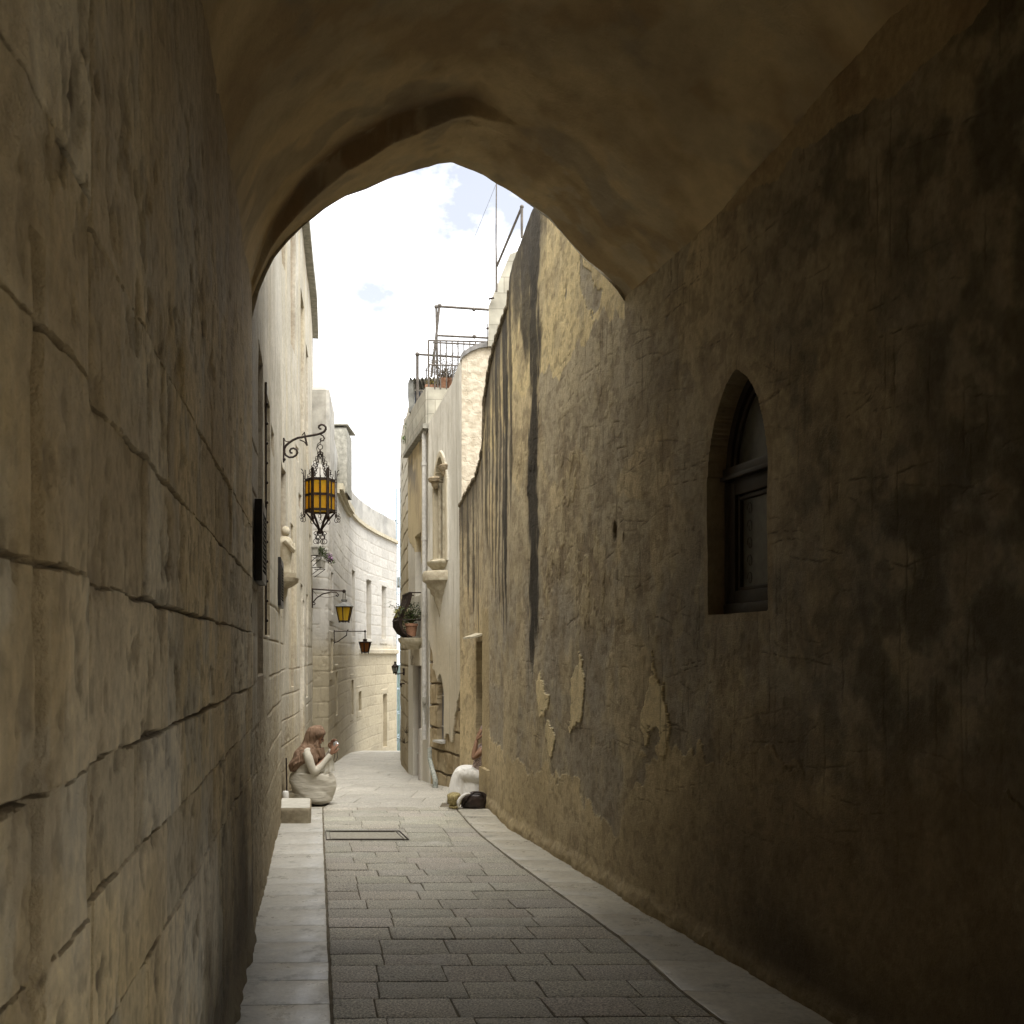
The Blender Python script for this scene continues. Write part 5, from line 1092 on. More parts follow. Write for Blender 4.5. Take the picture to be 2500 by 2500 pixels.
# third lantern
wD = 19.2; wpt = Vector((-3.335, wD, 0)); kk = wD/FX; q = lambda y, D=wD: CZ-(y-HOR)/FX*D; arm = Vector((.995, .10, 0)); c3 = wpt+arm*.575
o3, c3 = lantern('hanging_lantern', 'small dark red lantern hanging on the farthest straight bracket', wpt+UZ*q(1555), arm, .5, 0, c3, q(1568), q(1592), .115, .07, 6, M['redglass'], 0, .02, 'street lanterns on wall brackets')
b_ = MB(); b_.tube([wpt+UZ*q(1538), wpt+UZ*q(1572)], .011, 6); b_.tube([wpt+UZ*q(1541), c3+UZ*q(1541)], .011, 6); b_.tube([c3+UZ*q(1538), c3+UZ*q(1566)], .010, 6); b_.ball(c3+UZ*q(1541), .024, 8, 6)
b_.tube([wpt+arm*x*kk+UZ*q(y) for x, y in ((0, 1569), (8, 1567), (30, 1551), (31, 1541), (34, 1537))], .011, 6); b_.build('bracket', M['iron'], o3)
# little carriage lamp on the rough stone house
wD = 17.6; wx = float(np.interp(wD, [p[0] for p in P4], [p[1] for p in P4])); c4 = Vector((wx-.155, wD-.02, 0)); q = lambda y, D=wD: CZ-(y-HOR)/FX*D
o4, c4 = lantern('wall_lamp', 'small black carriage lamp with clear panes on the rough stone house', Vector((wx, wD, q(1635))), None, 0, 0, c4, q(1628), q(1641), .055, .032, 6, M['clear'], 0, .05)
b_ = MB(); b_.tube([c4+UZ*q(1641), c4+UZ*q(1646), c4+Vector((.08, 0, 0))+UZ*q(1644.5), Vector((wx+.02, wD, 0))+UZ*q(1642)], .012, 6); b_.tube([c4+UZ*(q(1628)+.06), c4+UZ*q(1618.5)], [.01, .004], 6); b_.box(Vector((wx-.01, wD, q(1640))), (.03, .05, .12)); b_.build('bracket', M['iron'], o4)
mb = MB(); mb.box(Vector((wx-.06, 17.62, CZ-(1671-HOR)/FX*17.6)), (.035, .06, .05), bev=.006); mb.box(Vector((wx-.015, 17.62, CZ-(1669-HOR)/FX*17.6)), (.05, .02, .02)); mb.box(Vector((wx-.055, 17.62, CZ-(1676-HOR)/FX*17.6)), (.03, .05, .012))
tag(mb.build('doorbell_box', M['iron']), 'tiny dark metal box under the carriage lamp', 'box')

# ------------------------------------------------------------------ pipes
dp = MB(); dpp = lambda px, py, D: at(px, py, D)
x_ = P3p(14.42, 0, .05)
pp_ = [Vector((x_.x+.09, x_.y-.0, CZ-(1040-HOR)/FX*14.4)), Vector((x_.x+.03, x_.y, CZ-(1046-HOR)/FX*14.4)), Vector((x_.x, x_.y, CZ-(1060-HOR)/FX*14.4)), Vector((x_.x, x_.y, 3.0)), Vector((x_.x, x_.y, 1.2)), Vector((x_.x, x_.y, .45))]
dp.tube(pp_, .034, 12); 
for z in (4.3, 3.25, 2.2, 1.2): dp.lathe([(.040, 0), (.040, .05)], Vector((x_.x, x_.y, z)), 12)
tag(dp.build('drainpipe', M['pvc']), 'pale plastic drainpipe running down the joint beside the balcony house', 'drainpipe')
lp = MB(); a = at(1049, 1853, 13.9); b = at(1063, 1905, 13.55); lp.tube([a+Vector((-.0, 0, .15)), a, b, b+Vector((0, -.01, -.10))], [.03, .03, .035, .035], 10)
tag(lp.build('drainpipe', plain('old_green_pipe', (.42, .43, .39), .7, 0, .3, .2, 20, .2, (.13, .15, .13))), 'short leaning pipe at the foot of the white house wall', 'drainpipe')
lp = MB(); lp.box(P3p(14.36, 1.0, .06), (.05, .05, .10), bev=.01); lp.tube([P3p(14.36, .95, .05), P3p(14.36, .72, .04)], .012, 6)
tag(lp.build('junction_box', M['grey']), 'small grey cable box low on the white drainpipe line', 'box')

# ------------------------------------------------------------------ roof terrace: rails, frame, shed, plants
zr_ = 5.40
rl = empty('roof_railing', at(1046, 951, 14.3), 'thin iron bar railing round the roof terrace above the block parapet', 'railing')
m1 = MB(); Dt = 14.32
def T(px, py, D=Dt): return at(px, py, D)
m1.tube([T(1046, 831), T(1205, 835)], .012, 6); m1.tube([T(1057, 836), T(1200, 843)], .012, 6); m1.tube([T(1046, 890), T(1120, 893)], .010, 6)
for i, px in enumerate([1046, 1061, 1075, 1089.5, 1104, 1118, 1132.5, 1147, 1161, 1175]): m1.tube([T(px, 831+i*.4), T(px+.5, 952)], .010 if i else .014, 6)
m1.build('bars', M['pipe_iron'], rl)
pf = empty('pipe_frame', at(1020, 951, 14.6), 'tall bare pipe pergola frame standing over the roof terrace', 'frame')
m1 = MB(); Dp = 14.9
def T2(px, py): return at(px, py, 14.7)
m1.tube([T2(1072, 748), T2(1236, 759)], .019, 8); m1.tube([T2(1067, 819), T2(1210, 826)], .016, 8)
m1.tube([T2(1065, 748), T2(1067, 870), T2(1069, 950)], .016, 8); m1.tube([T2(1073, 744), T2(1064, 830), T2(1053, 920)], .018, 8); m1.tube([T2(1065, 749), T2(1073, 749)], .022, 8)
for px, py in ((1065, 749), (1073, 746), (1157, 755), (1158, 822)): m1.ball(T2(px, py), .030, 8, 6)
m1.build('upright', M['pipe_iron'], pf)
m1 = MB(); D5 = 15.4
m1.tube([at(1019, 866, 15.4), at(1019, 1005, 15.4)], .022, 8); m1.tube([at(1019, 865, 15.4), at(1125, 872, 14.6)], .016, 8); m1.ball(at(1019, 865, 15.4), .035, 8, 6)
m1.tube([at(1041, 900, 14.9), at(1044, 982, 14.9)], .009, 6); m1.tube([at(1028, 950, 15.2), at(1027, 1012, 15.2)], .008, 6); m1.build('post', M['pipe_iron'], pf)
an = MB(); an.tube([at(1212, 712, 12.6), at(1212, 655, 12.6), at(1211, 595, 12.6), at(1212, 440, 12.6)], [.016, .016, .010, .008], 6); an.tube([at(1213, 650, 12.6), at(1274, 505, 12.2)], .016, 6); an.tube([at(1274, 505, 12.2), at(1274, 580, 12.2)], .018, 6); an.ball(at(1274, 505, 12.2), .025, 8, 6)
tag(an.build('antenna_mast', M['pipe_iron']), 'slim mast with slanting pipe brace against the cloud above the stained front', 'mast')
wr = MB(); wr.tube([at(1211, 450, 12.6), at(1150, 600, 14)], .0022, 4); tag(wr.build('wire', M['pipe_iron']), 'fine guy wire slanting down from the mast top', 'wire')
wr = MB(); wr.tube([at(1157, 757, 14.7), at(1110, 850, 14.5)], .0022, 4); tag(wr.build('wire', M['pipe_iron']), 'thin line hanging from the pipe frame over the railing', 'wire')
shd = empty('roof_shed', at(1015, 960, 15.8), 'small dark shed with corrugated roof at the terrace corner', 'shed')
m1 = MB(); n = 40; A_, B_ = at(1000, 924, 15.7), at(1075, 922, 15.7)
vs = []
for i in range(n+1):
    p = A_.lerp(B_, i/n); zz = .022*math.sin(i*1.25); vs += [p+UZ*zz, p+UZ*(zz-.06)+Vector((0, 1.2, 0)), p+UZ*(zz-.012), p+UZ*(zz-.072)+Vector((0, 1.2, 0))]
m1.add(vs, [(i*4, i*4+4, i*4+5, i*4+1) for i in range(n)]+[(i*4+2, i*4+3, i*4+7, i*4+6) for i in range(n)]+[(i*4, i*4+2, i*4+6, i*4+4) for i in range(n)]); m1.build('roof', M['tin'], shd)
m1 = MB(); a = at(999, 925, 15.72); m1.prism([at(998, 928, 15.72), at(1009, 928, 15.72), at(1009, 1005, 15.72), at(998, 1005, 15.72)], (0, 0, 0), (0, .1, 0)); m1.prism([at(1040, 928, 16.6), at(1075, 928, 16.6), at(1075, 1005, 16.6), at(1000, 1005, 16.6), at(1000, 928, 16.6)], (0, 0, 0), (0, .05, 0)); m1.prism([at(996, 935, 15.75), at(999, 930, 15.75), at(999, 1005, 15.75), at(996, 970, 15.75)], (0, 0, 0), (0, 1.0, 0)); m1.build('wall', M['tin'], shd)
m1 = MB(); m1.prism([at(1011, 953, 16.0), at(1045, 953, 16.0), at(1045, 1005, 16.0), at(1011, 1005, 16.0)], (0, 0, 0), (0, .02, 0)); m1.build('pane', plain('blue_pane', (.10, .115, .16), .3, 0, .5, .2), shd)
m1 = MB()
for (a, b) in (((1010, 928), (1010, 1004)), ((1045, 930), (1045, 1004)), ((1010, 952), (1045, 954)), ((1010, 1004), (1045, 1004)), ((1015, 926), (1075, 924))): m1.tube([at(*a, 15.9), at(*b, 15.9)], .014, 6)
m1.build('frame', M['pvc'], shd)
# terrace plants
for i, (px, py, D_, w_, lab) in enumerate(((1083, 948, 14.75, .07, 'square terracotta planter with dry bush behind the terrace railing'), (1098, 948, 14.85, .05, 'smaller round terracotta pot with wiry shrub at the railing'))):
    o = empty('roof_plant', at(px, py, D_), lab, 'potted plant', 'potted plants on the roof terrace'); b0 = at(px, py, D_)
    mb = MB(); mb.lathe([(w_*.75, 0), (w_*1.05, .10), (w_*1.15, .11), (w_*1.15, .14), (w_, .14)], b0, 4 if i == 0 else 14, Matrix.Rotation(.8, 3, 'Z')); mb.build('pot', M['terra'], o)
    mb = MB(); tips = twigs(mb, b0+UZ*.12, 26, .50+.12*i, rp, .75, .005)
    mb.build('twigs', M['twig'], o); mb = MB()
    for t_ in tips: leaves(mb, t_, (.05, .05, .05), 5, .03, rp)
    mb.build('foliage', M['leaf'] if i else M['twig'], o)
o = empty('roof_plant', at(1060, 948, 14.8), 'low golden leaved planting at the left end of the railing', 'potted plant', 'potted plants on the roof terrace')
mb = MB(); leaves(mb, at(1058, 938, 14.8), (.12, .12, .07), 340, .03, rp); mb.build('foliage', M['leaf_y'], o); mb = MB(); tips = twigs(mb, at(1062, 948, 14.8), 16, .28, rp, .8, .004); mb.build('twigs', M['twig'], o)
mb = MB(); mb.box(at(1060, 948, 14.8)+UZ*-.0, (.26, .14, .08), bev=.01); mb.build('trough', M['terra'], o)
# creeper tufts on the party wall
for i, (px, py, D_, s_, lab, nm) in enumerate(((996, 1042, 16.4, 1., 'upper green caper tuft growing on the party wall edge', 'wall_plant'), (988, 1074, 16.5, .8, 'lower green caper tuft growing on the party wall edge', 'wall_plant'), (992, 1790, 16.5, .9, 'upper dry weed clinging to the foot of the rough stone house', 'wall_weed'), (988, 1815, 16.6, .8, 'lower dry weed clinging to the foot of the rough stone house', 'wall_weed'))):
    o = empty(nm, at(px, py, D_-.05), lab, 'plant', 'tufts growing out of the walls'); mb = MB(); b0 = at(px, py, D_-.08)
    if i < 2:
        leaves(mb, b0, (.05*s_, .05, .09*s_), 90, .035, rp); mb.build('foliage', plain('fresh_green', (.10, .19, .03), .6, 0, .3, .3), o)
        mb = MB(); mb.tube([b0+Vector((.04, .02, -.08)), b0, b0+Vector((-.03, 0, .06))], .004, 5); mb.build('stem', M['twig'], o)
    else:
        twigs(mb, b0, 14, .26*s_, rp, .9, .004); mb.build('stem', M['twig'], o)
# flower boxes
for i, (px, py, D_, w_, lab) in enumerate(((773.5, 1348, 16.7, 14, 'upper pale window box on wall brackets under the big lantern'), (783, 1377, 17.3, 12, 'lower pale window box on wall brackets left of the curved wall'))):
    o = empty('window_box', at(px, py, D_), lab, 'planter', 'window boxes on the left wall'); c = at(px, py, D_); wv = w_*D_/FX
    mb = MB(); zb0 = [(-.5, -.5), (.5, -.5), (.5, .5), (-.5, .5)]
    vs = [c+Vector((a*wv*.8, b*.45*.9, -.06)) for a, b in zb0]+[c+Vector((a*wv, b*.45, .07)) for a, b in zb0]; mb.add(vs, [(3, 2, 1, 0), (0, 1, 5, 4), (1, 2, 6, 5), (2, 3, 7, 6), (3, 0, 4, 7), (4, 5, 6, 7)]); mb.box(c+UZ*.065, (wv*1.1, .48, .02)); mb.build('box', plain('box_grey%d' % i, (.36, .35, .31), .8), o)
    for y_ in (-.18, .18): mb = MB(); mb.tube([c+Vector((wv*.5, y_, -.075)), c+Vector((-.10-.04*i, y_, -.075)), ], .006, 5); mb.tube([c+Vector((wv*.5, y_, -.075)), c+Vector((-.10-.04*i, y_, -.21))], .006, 5); mb.build('bracket', M['iron'], o)
o = empty('flowering_plant', at(790, 1350, 16.6), 'trailing green plant with violet flowers spilling from the window boxes', 'plant')
mb = MB()
for t_ in np.linspace(0, 1, 9): leaves(mb, at(782+26*t_, 1342+28*t_, 16.7), (.07, .12, .06), 70, .035, rp)
leaves(mb, at(784, 1340, 16.7), (.06, .1, .05), 120, .03, rp); mb.build('foliage', M['leaf'], o)
mb = MB(); leaves(mb, at(806, 1362, 16.65), (.045, .08, .07), 45, .04, rp); mb.build('flowers', M['petal'], o)
mb = MB(); 
for k in range(10): p = at(783+k*2.6, 1347+k*2.2, 16.7); mb.tube([p, p+Vector((rp.uniform(-.05, .1), 0, rp.uniform(-.12, .02)))], .003, 4)
mb.build('stem', M['twig'], o)

# ------------------------------------------------------------------ stone block and white stub by the left wall
bm = MB()
blk = empty('stone_block', (-2.1, 10.2, 0), 'low rounded limestone mounting block at the foot of the left wall', 'stone block')
X0, X1, Y0, Y1, H_ = -2.26, -1.955, 9.96, 10.66, .150
sk_ = lambda x, y: x-(y-9.96)*.19
def rr(x0, x1, y0, y1, r, n=7):
    p = [(x0, y0)]
    for k in range(n): a = -math.pi/2+math.pi/2*k/(n-1); p.append((x1-r+r*math.cos(a), y0+r+r*math.sin(a)))
    for k in range(n): a = math.pi/2*k/(n-1); p.append((x1-r+r*math.cos(a), y1-r+r*math.sin(a)))
    p.append((x0, y1)); return p
lo = []; rb3 = random.Random(3)
for z, ins_ in ((-.02, 0), (.03, .002), (.08, .0), (.125, .0), (.143, .004), (.150, .014)):
    lo.append([(sk_(x, y)+( -ins_ if x > -2.2 else 0)+rb3.uniform(-.0025, .0025), y+(ins_ if y < 10.3 else -ins_)+rb3.uniform(-.002, .002), z) for x, y in rr(X0, X1, Y0, Y1, .05)])
m = len(lo[0]); bm.add([p for l_ in lo for p in l_], [(i*m+k, i*m+(k+1) % m, (i+1)*m+(k+1) % m, (i+1)*m+k) for i in range(len(lo)-1) for k in range(m)]+[tuple((len(lo)-1)*m+k for k in range(m))])
bm.build('body', stone('chipped_block', (.36, .32, .235), (.20, .165, .11), 1., 11), blk)
tp = MB(); tp.prism([(sk_(x, y), y, .1505) for x, y in rr(X0, X1-.012, Y0+.012, Y1-.012, .045)], (0, 0, 0), (0, 0, .003)); tp.build('top', stone('pale_top', (.50, .485, .43), (.43, .41, .35), .3, 14), blk)  # separate top sheet in a paler, greyer stone colour
ws = MB(); b0 = Vector((float(XL(10.95))+.02, 10.95, 0)); ws.lathe([(.024, 0), (.03, .02), (.027, .07), (.034, .12), (.034, .17), (.026, .185)], b0, 12)
tag(ws.build('white_bottle', M['white_cloth']), 'white plastic bottle standing by the wall behind the stone block', 'bottle')
se = MB(); se.box((-2.36, 11.42, .055), (.30, .30, .13), rz=R(-10), bev=.012); tag(se.build('stone_step', M['block']), 'low stone step under the seated woman in cream', 'step')
ws = MB(); ws.tube([Vector((float(XL(11.15))+.03, 11.15, 0)), Vector((float(XL(11.15))+.02, 11.15, .52))], .008, 6); tag(ws.build('ground_rod', M['iron']), 'thin dark rod running up the wall behind the seated woman', 'rod')

# ------------------------------------------------------------------ people
def slices(rows, n=44, p=2.4, fold=None, cap=True):
    """rows: (z, xleft, xright, y centre, half depth); returns MB of stacked rings"""
    mb = MB(); vs = []
    for i, (z, xl_, xr_, yc, hd) in enumerate(rows):
        cx, hw = (xl_+xr_)/2, (xr_-xl_)/2
        for k in range(n):
            a = 2*math.pi*k/n; c, s = math.cos(a), math.sin(a)
            x = hw*math.copysign(abs(c)**(2/p), c); y = hd*math.copysign(abs(s)**(2/p), s)
            f = fold(z, a, i/(len(rows)-1)) if fold else 0
            vs.append((cx+x*(1+f), yc+y*(1+f), z))
    m = len(rows)
    mb.add(vs, [(i*n+k, i*n+(k+1) % n, (i+1)*n+(k+1) % n, (i+1)*n+k) for i in range(m-1) for k in range(n)]+([tuple(range(n))[::-1], tuple((m-1)*n+k for k in range(n))] if cap else []))
    return mb
def dense(rows, n):
    a = np.array(rows, float); t = np.linspace(0, len(a)-1, n); i = np.clip(t.astype(int), 0, len(a)-2); f = (t-i)[:, None]
    p0, p1, p2, p3 = a[np.clip(i-1, 0, len(a)-1)], a[i], a[i+1], a[np.clip(i+2, 0, len(a)-1)]
    r_ = .5*((2*p1)+(p2-p0)*f+(2*p0-5*p1+4*p2-p3)*f**2+(3*p1-3*p2+p3-p0)*f**3)
    return [tuple(x) for x in r_]
def subsurf(o, l=1):
    m = o.modifiers.new('sub', 'SUBSURF'); m.levels = l; m.render_levels = l; return o
def skinned(name, joints, edges, mat, parent, sub=2):
    me = bpy.data.meshes.new(name); me.from_pydata([j[0] for j in joints], edges, []); o = link(name, me, mat, parent)
    s = o.modifiers.new('skin', 'SKIN'); s.use_smooth_shade = True
    for i, j in enumerate(joints): me.skin_vertices[0].data[i].radius = (j[1], j[1] if len(j) < 3 else j[2])
    me.skin_vertices[0].data[0].use_root = True
    return subsurf(o, sub)
DW = 11.38
def Wn(cx, cy, y=0.): return Vector(((680+cx*.1294-1250)/FX*11.4, DW+y, .953-.00059*cy))
per = empty('person', Wn(650, 1615), 'seated person in cream dress and brown headscarf holding up a small camera', 'person')
J = [(Wn(420, 1180), .08), (Wn(450, 900), .085), (Wn(530, 690), .075), (Wn(640, 560), .038), (Wn(680, 470), .05), (Wn(715, 330), .085), (Wn(735, 235), .06),
     (Wn(560, 660, -.13), .045), (Wn(720, 985, -.15), .036), (Wn(1010, 700, -.06), .022),
     (Wn(560, 660, .13), .045), (Wn(760, 900, .12), .034), (Wn(1000, 640, .04), .022),
     (Wn(430, 1240, -.07), .06), (Wn(930, 1180, -.07), .045), (Wn(860, 1500, -.07), .03), (Wn(930, 1570, -.07), .028),
     (Wn(430, 1240, .07), .06), (Wn(930, 1180, .07), .045), (Wn(860, 1500, .07), .03), (Wn(930, 1570, .07), .028)]
E = [(0, 1), (1, 2), (2, 3), (3, 4), (4, 5), (5, 6), (2, 7), (7, 8), (8, 9), (2, 10), (10, 11), (11, 12), (0, 13), (13, 14), (14, 15), (15, 16), (0, 17), (17, 18), (18, 19), (19, 20)]
skinned('body', J, E, M['skin'], per)
fc = MB()                                         # face: brow, nose, lips, chin in profile
rows_f = dense([(Wn(0, 535).z, 0, 0, 0, .006), (Wn(0, 520).z, Wn(735, 0).x, Wn(795, 0).x, DW, .026), (Wn(0, 495).z, Wn(720, 0).x, Wn(818, 0).x, DW, .036), (Wn(0, 470).z, Wn(710, 0).x, Wn(820, 0).x, DW, .044), (Wn(0, 440).z, Wn(700, 0).x, Wn(832, 0).x, DW, .05), (Wn(0, 400).z, Wn(700, 0).x, Wn(848, 0).x, DW, .053), (Wn(0, 340).z, Wn(700, 0).x, Wn(868, 0).x, DW, .056), (Wn(0, 300).z, Wn(690, 0).x, Wn(860, 0).x, DW, .055)][1:], 18)
fo_ = slices(rows_f, 24, 2.1).build('face', M['skin'], per)
ns_ = MB(); ns_.ball(Wn(846, 458), (.010, .009, .010)); ns_.tube([Wn(846, 400), Wn(850, 455)], [.006, .010], 8); ns_.ball(Wn(820, 492), (.007, .014, .005)); ns_.build('nose', M['skin'], fo_)
ey = MB(); 
for s_ in (-1, 1): ey = MB(); ey.ball(Wn(836, 425, s_*.028), (.007, .011, .006)); ey.tube([Wn(858, 375, s_*.015), Wn(850, 385, s_*.04)], .003, 5); ey.build('eye', M['wood'], fo_)
# dress: skirt
def fold_s(z, a, t): 
    c_ = math.cos(a); e = 1-abs(2*t-1)**3
    return e*(.030*max(0, math.sin(c_*4+z*22))**2-.035*max(0, math.sin(c_*5+z*27+1.3))**5+.02*math.sin(c_*3+z*14))
SK = [(1622, 640, 925), (1600, 560, 980), (1560, 410, 1025), (1500, 300, 1052), (1400, 262, 1078), (1300, 240, 1088), (1200, 228, 1088), (1130, 228, 1070), (1080, 240, 1040), (1045, 262, 980), (1020, 300, 900), (1005, 350, 760)]
sk = slices(dense([(Wn(0, a).z+.0, Wn(b, 0).x, Wn(c, 0).x, DW, .17 if 1030 < a < 1590 else .13) for a, b, c in SK], 46), 72, 2.2, fold_s)
sk.build('skirt', M['skirt1'], per, angle=80)
TS = [(1060, 250, 800), (1000, 290, 700), (900, 330, 660), (800, 370, 690), (700, 420, 700), (620, 470, 700), (570, 540, 670), (540, 600, 660)]
slices(dense([(Wn(0, a).z, Wn(b, 0).x, Wn(c, 0).x, DW, w_) for (a, b, c), w_ in zip(TS, (.14, .14, .135, .14, .155, .165, .14, .06))], 26), 40, 2.3, lambda z, a, t: .012*math.sin(a*5+z*50)).build('bodice', M['dress'], per, angle=80)
sv = MB(); sv.tube(dense([Wn(585, 650, -.15), Wn(620, 720, -.17), Wn(665, 850, -.175), Wn(710, 960, -.17), Wn(760, 985, -.155), Wn(850, 900, -.12), Wn(930, 800, -.09), Wn(1010, 715, -.065)], 26), [.045]*4+[.05, .05, .048, .047, .046, .045, .045, .045, .046, .047, .046, .044, .042, .040, .038, .036, .034, .033, .033, .034, .035, .036], 16)
sv.tube(dense([Wn(600, 660, .15), Wn(700, 800, .16), Wn(790, 900, .13), Wn(900, 770, .08), Wn(990, 650, .045)], 18), [.045]*10+[.04]*4+[.034]*4, 14)
sv.build('sleeve', M['dress'], per, angle=80)
gz_ = MB(); vs = []                               # sheer hanging cuff
for i in range(13):
    t_ = i/12; top = Wn(830+190*t_, 905-215*t_, -.085+.02*t_); bot = Wn(850+235*t_, 1045-40*t_*t_, -.13+.05*t_)
    for j in range(9): u = j/8; p = top.lerp(bot, u); p.y += .018*math.sin(t_*16)*u; p.x += .012*math.sin(u*3); vs.append(p)
gz_.add(vs, [(i*9+j, i*9+j+1, (i+1)*9+j+1, (i+1)*9+j) for i in range(12) for j in range(8)]); o = gz_.build('cuff', M['gauze'], per, angle=80)
# headscarf
HS = [(158, 690, 790), (172, 650, 820), (200, 585, 848), (250, 545, 875), (300, 522, 892), (340, 508, 880), (400, 492, 812), (450, 470, 790), (500, 440, 785), (560, 395, 800), (620, 352, 812), (700, 305, 822), (780, 262, 800), (850, 225, 600), (900, 220, 520), (950, 222, 480), (1000, 232, 420), (1012, 250, 380)]
hd = [.02, .045, .075, .092, .098, .098, .092, .088, .092, .12, .155, .178, .182, .175, .165, .155, .14, .12]
slices(dense([(Wn(0, a).z, Wn(b, 0).x, Wn(c, 0).x, DW, h_) for (a, b, c), h_ in zip(HS, hd)], 60), 64, 2.2, lambda z, a, t: ss(.3, .6, t).item()*(.05*abs(math.sin(math.cos(a)*4+z*24+1))-.03+.035*math.sin(math.cos(a)*9-z*38))+.012*math.sin(math.cos(a)*6+z*34)*ss(.05, .3, t).item()).build('headscarf', M['drape'], per, angle=80)
fs_ = MB()
fs_.tube(dense([Wn(770, 430, -.06), Wn(745, 520, -.075), Wn(770, 620, -.075), Wn(810, 720, -.06), Wn(835, 790, -.04)], 16), [.018]*3+[.026]*4+[.03]*5+[.026, .02, .014, .008], 12)
fs_.tube(dense([Wn(700, 620, -.10), Wn(710, 720, -.12), Wn(725, 820, -.11), Wn(745, 900, -.09)], 12), [.035]*4+[.04]*4+[.034, .025, .014, .006], 12)
fs_.tube(dense([Wn(760, 600, 0.), Wn(790, 720, 0.), Wn(790, 830, 0.), Wn(760, 890, 0.)], 12), [.06]*6+[.05, .045, .035, .025, .015, .008], 14); fs_.build('scarf_end', M['drape'], per, angle=80)
# hands
def hand(parent, wrist, dirv, palmn, curl, mat=None, s=1.):
    d = Vector(dirv).normalized(); pn_ = Vector(palmn).normalized(); sd_ = d.cross(pn_).normalized(); m = MB()
    pc = wrist+d*.045*s; Mx = Matrix((sd_, d, pn_)).transposed(); m.ball(pc, (.036*s, .048*s, .016*s), 12, 8, Mx)
    for i, (o_, l_) in enumerate(((-.027, .062), (-.009, .073), (.009, .070), (.026, .055))):
        p = wrist+d*.082*s+sd_*o_*s; pts = [p-d*.03*s]; dd_ = d.copy()
        pts.append(p.copy())
        for k in range(3): dd_ = (dd_+pn_*curl*(.6+.25*k)).normalized(); p = p+dd_*l_*s/3; pts.append(p.copy())
        m.tube(pts, [.009*s, .009*s, .0085*s, .0078*s, .0062*s], 8)
    p = wrist+d*.03*s-sd_*.03*s; m.tube([p, p-sd_*.022*s+d*.02*s, p-sd_*.028*s+d*.045*s+pn_*.012*s, p-sd_*.02*s+d*.062*s+pn_*.024*s], [.012*s, .011*s, .009*s, .007*s], 8)
    return m.build('hand', mat or M['skin'], parent, angle=80)
hand(per, Wn(1020, 700, -.06), (.35, .0, .95), (.6, .8, 0), .55, s=.95)
hand(per, Wn(1005, 630, .035), (.15, -.1, .98), (.6, -.8, 0), .5, s=.95)
cmh = MB(); cc0 = Wn(1085, 520, -.01); cmh.box(cc0, (.024, .095, .06), rz=R(-8), bev=.006)
ck = empty('compact_camera', cc0, 'small silver compact camera held up in both hands', 'camera'); cmh.build('body', M['silver'], ck)
lm = MB(); lm.lathe([(.022, 0), (.022, .012), (.018, .022)], cc0+Vector((.012, 0, 0)), 14, Matrix.Rotation(R(90), 3, 'Y')); lm.box(cc0+Vector((0, .02, .034)), (.014, .02, .008)); lm.build('lens', M['silver'], ck)
lm = MB(); lm.tube([cc0+Vector((.0, -.045, -.02)), cc0+Vector((.025, -.05, -.07)), cc0+Vector((.03, -.05, -.14)), cc0+Vector((.005, -.05, -.19)), cc0+Vector((-.012, -.05, -.17)), cc0+Vector((.004, -.05, -.09))], .003, 5); lm.build('strap', M['iron'], ck)

# second person on the doorstep
DP = 11.62
def Wq(cx, cy, y=0.): return Vector(((1040+cx*.1242-1250)/FX*DP, DP+y, CZ-(1760+cy*.1242-HOR)/FX*DP))
p2 = empty('person', Wq(1100, 1620), 'person in white skirt and patterned top resting on the doorstep, half hidden', 'person')
J = [(Wq(1180, 1120), .10), (Wq(1170, 880), .085), (Wq(1150, 560), .085), (Wq(1160, 430), .04), (Wq(1165, 330), .05), (Wq(1160, 200), .085), (Wq(1170, 100), .06),
     (Wq(1120, 540, -.15), .045), (Wq(925, 730, -.16), .034), (Wq(1010, 340, -.10), .022), (Wq(1180, 540, .15), .045), (Wq(1080, 800, .14), .036), (Wq(980, 900, .06), .024),
     (Wq(1120, 1150, -.08), .07), (Wq(720, 1060, -.08), .045), (Wq(650, 1480, -.08), .03), (Wq(600, 1580, -.08), .025), (Wq(1120, 1150, .08), .07), (Wq(720, 1060, .08), .045), (Wq(650, 1480, .08), .03), (Wq(600, 1580, .08), .025)]
skinned('body', J, E, plain('tan_skin', (.27, .155, .095), .55, 0, .4, .06, 20, .05), p2)
k2 = MB()
for y_ in (-.085, .085):
    k2.tube(dense([Wq(1260, 1120, y_), Wq(1080, 1075, y_), Wq(860, 1035, y_), Wq(720, 1030, y_), Wq(655, 1090, y_), Wq(630, 1230, y_), Wq(615, 1400, y_*1.1), Wq(600, 1590, y_*1.2)], 30), [.10-.0012*i for i in range(16)]+[.08+.0025*i for i in range(14)], 20)
slc = slices(dense([(Wq(0, a).z, Wq(b, 0).x, Wq(c, 0).x, DP, w_) for a, b, c, w_ in ((1615, 540, 1240, .17), (1450, 540, 1240, .17), (1300, 560, 1250, .16), (1180, 600, 1270, .14), (1090, 680, 1270, .10))], 16), 40, 2.3); k2.add(slc.v, slc.f)
o = k2.build('skirt', M['skirt2'], p2, angle=80); m_r = o.modifiers.new('remesh', 'REMESH'); m_r.mode = 'VOXEL'; m_r.voxel_size = .009; m_r.use_smooth_shade = True; m_s = o.modifiers.new('smooth', 'SMOOTH'); m_s.iterations = 7; m_s.factor = .7
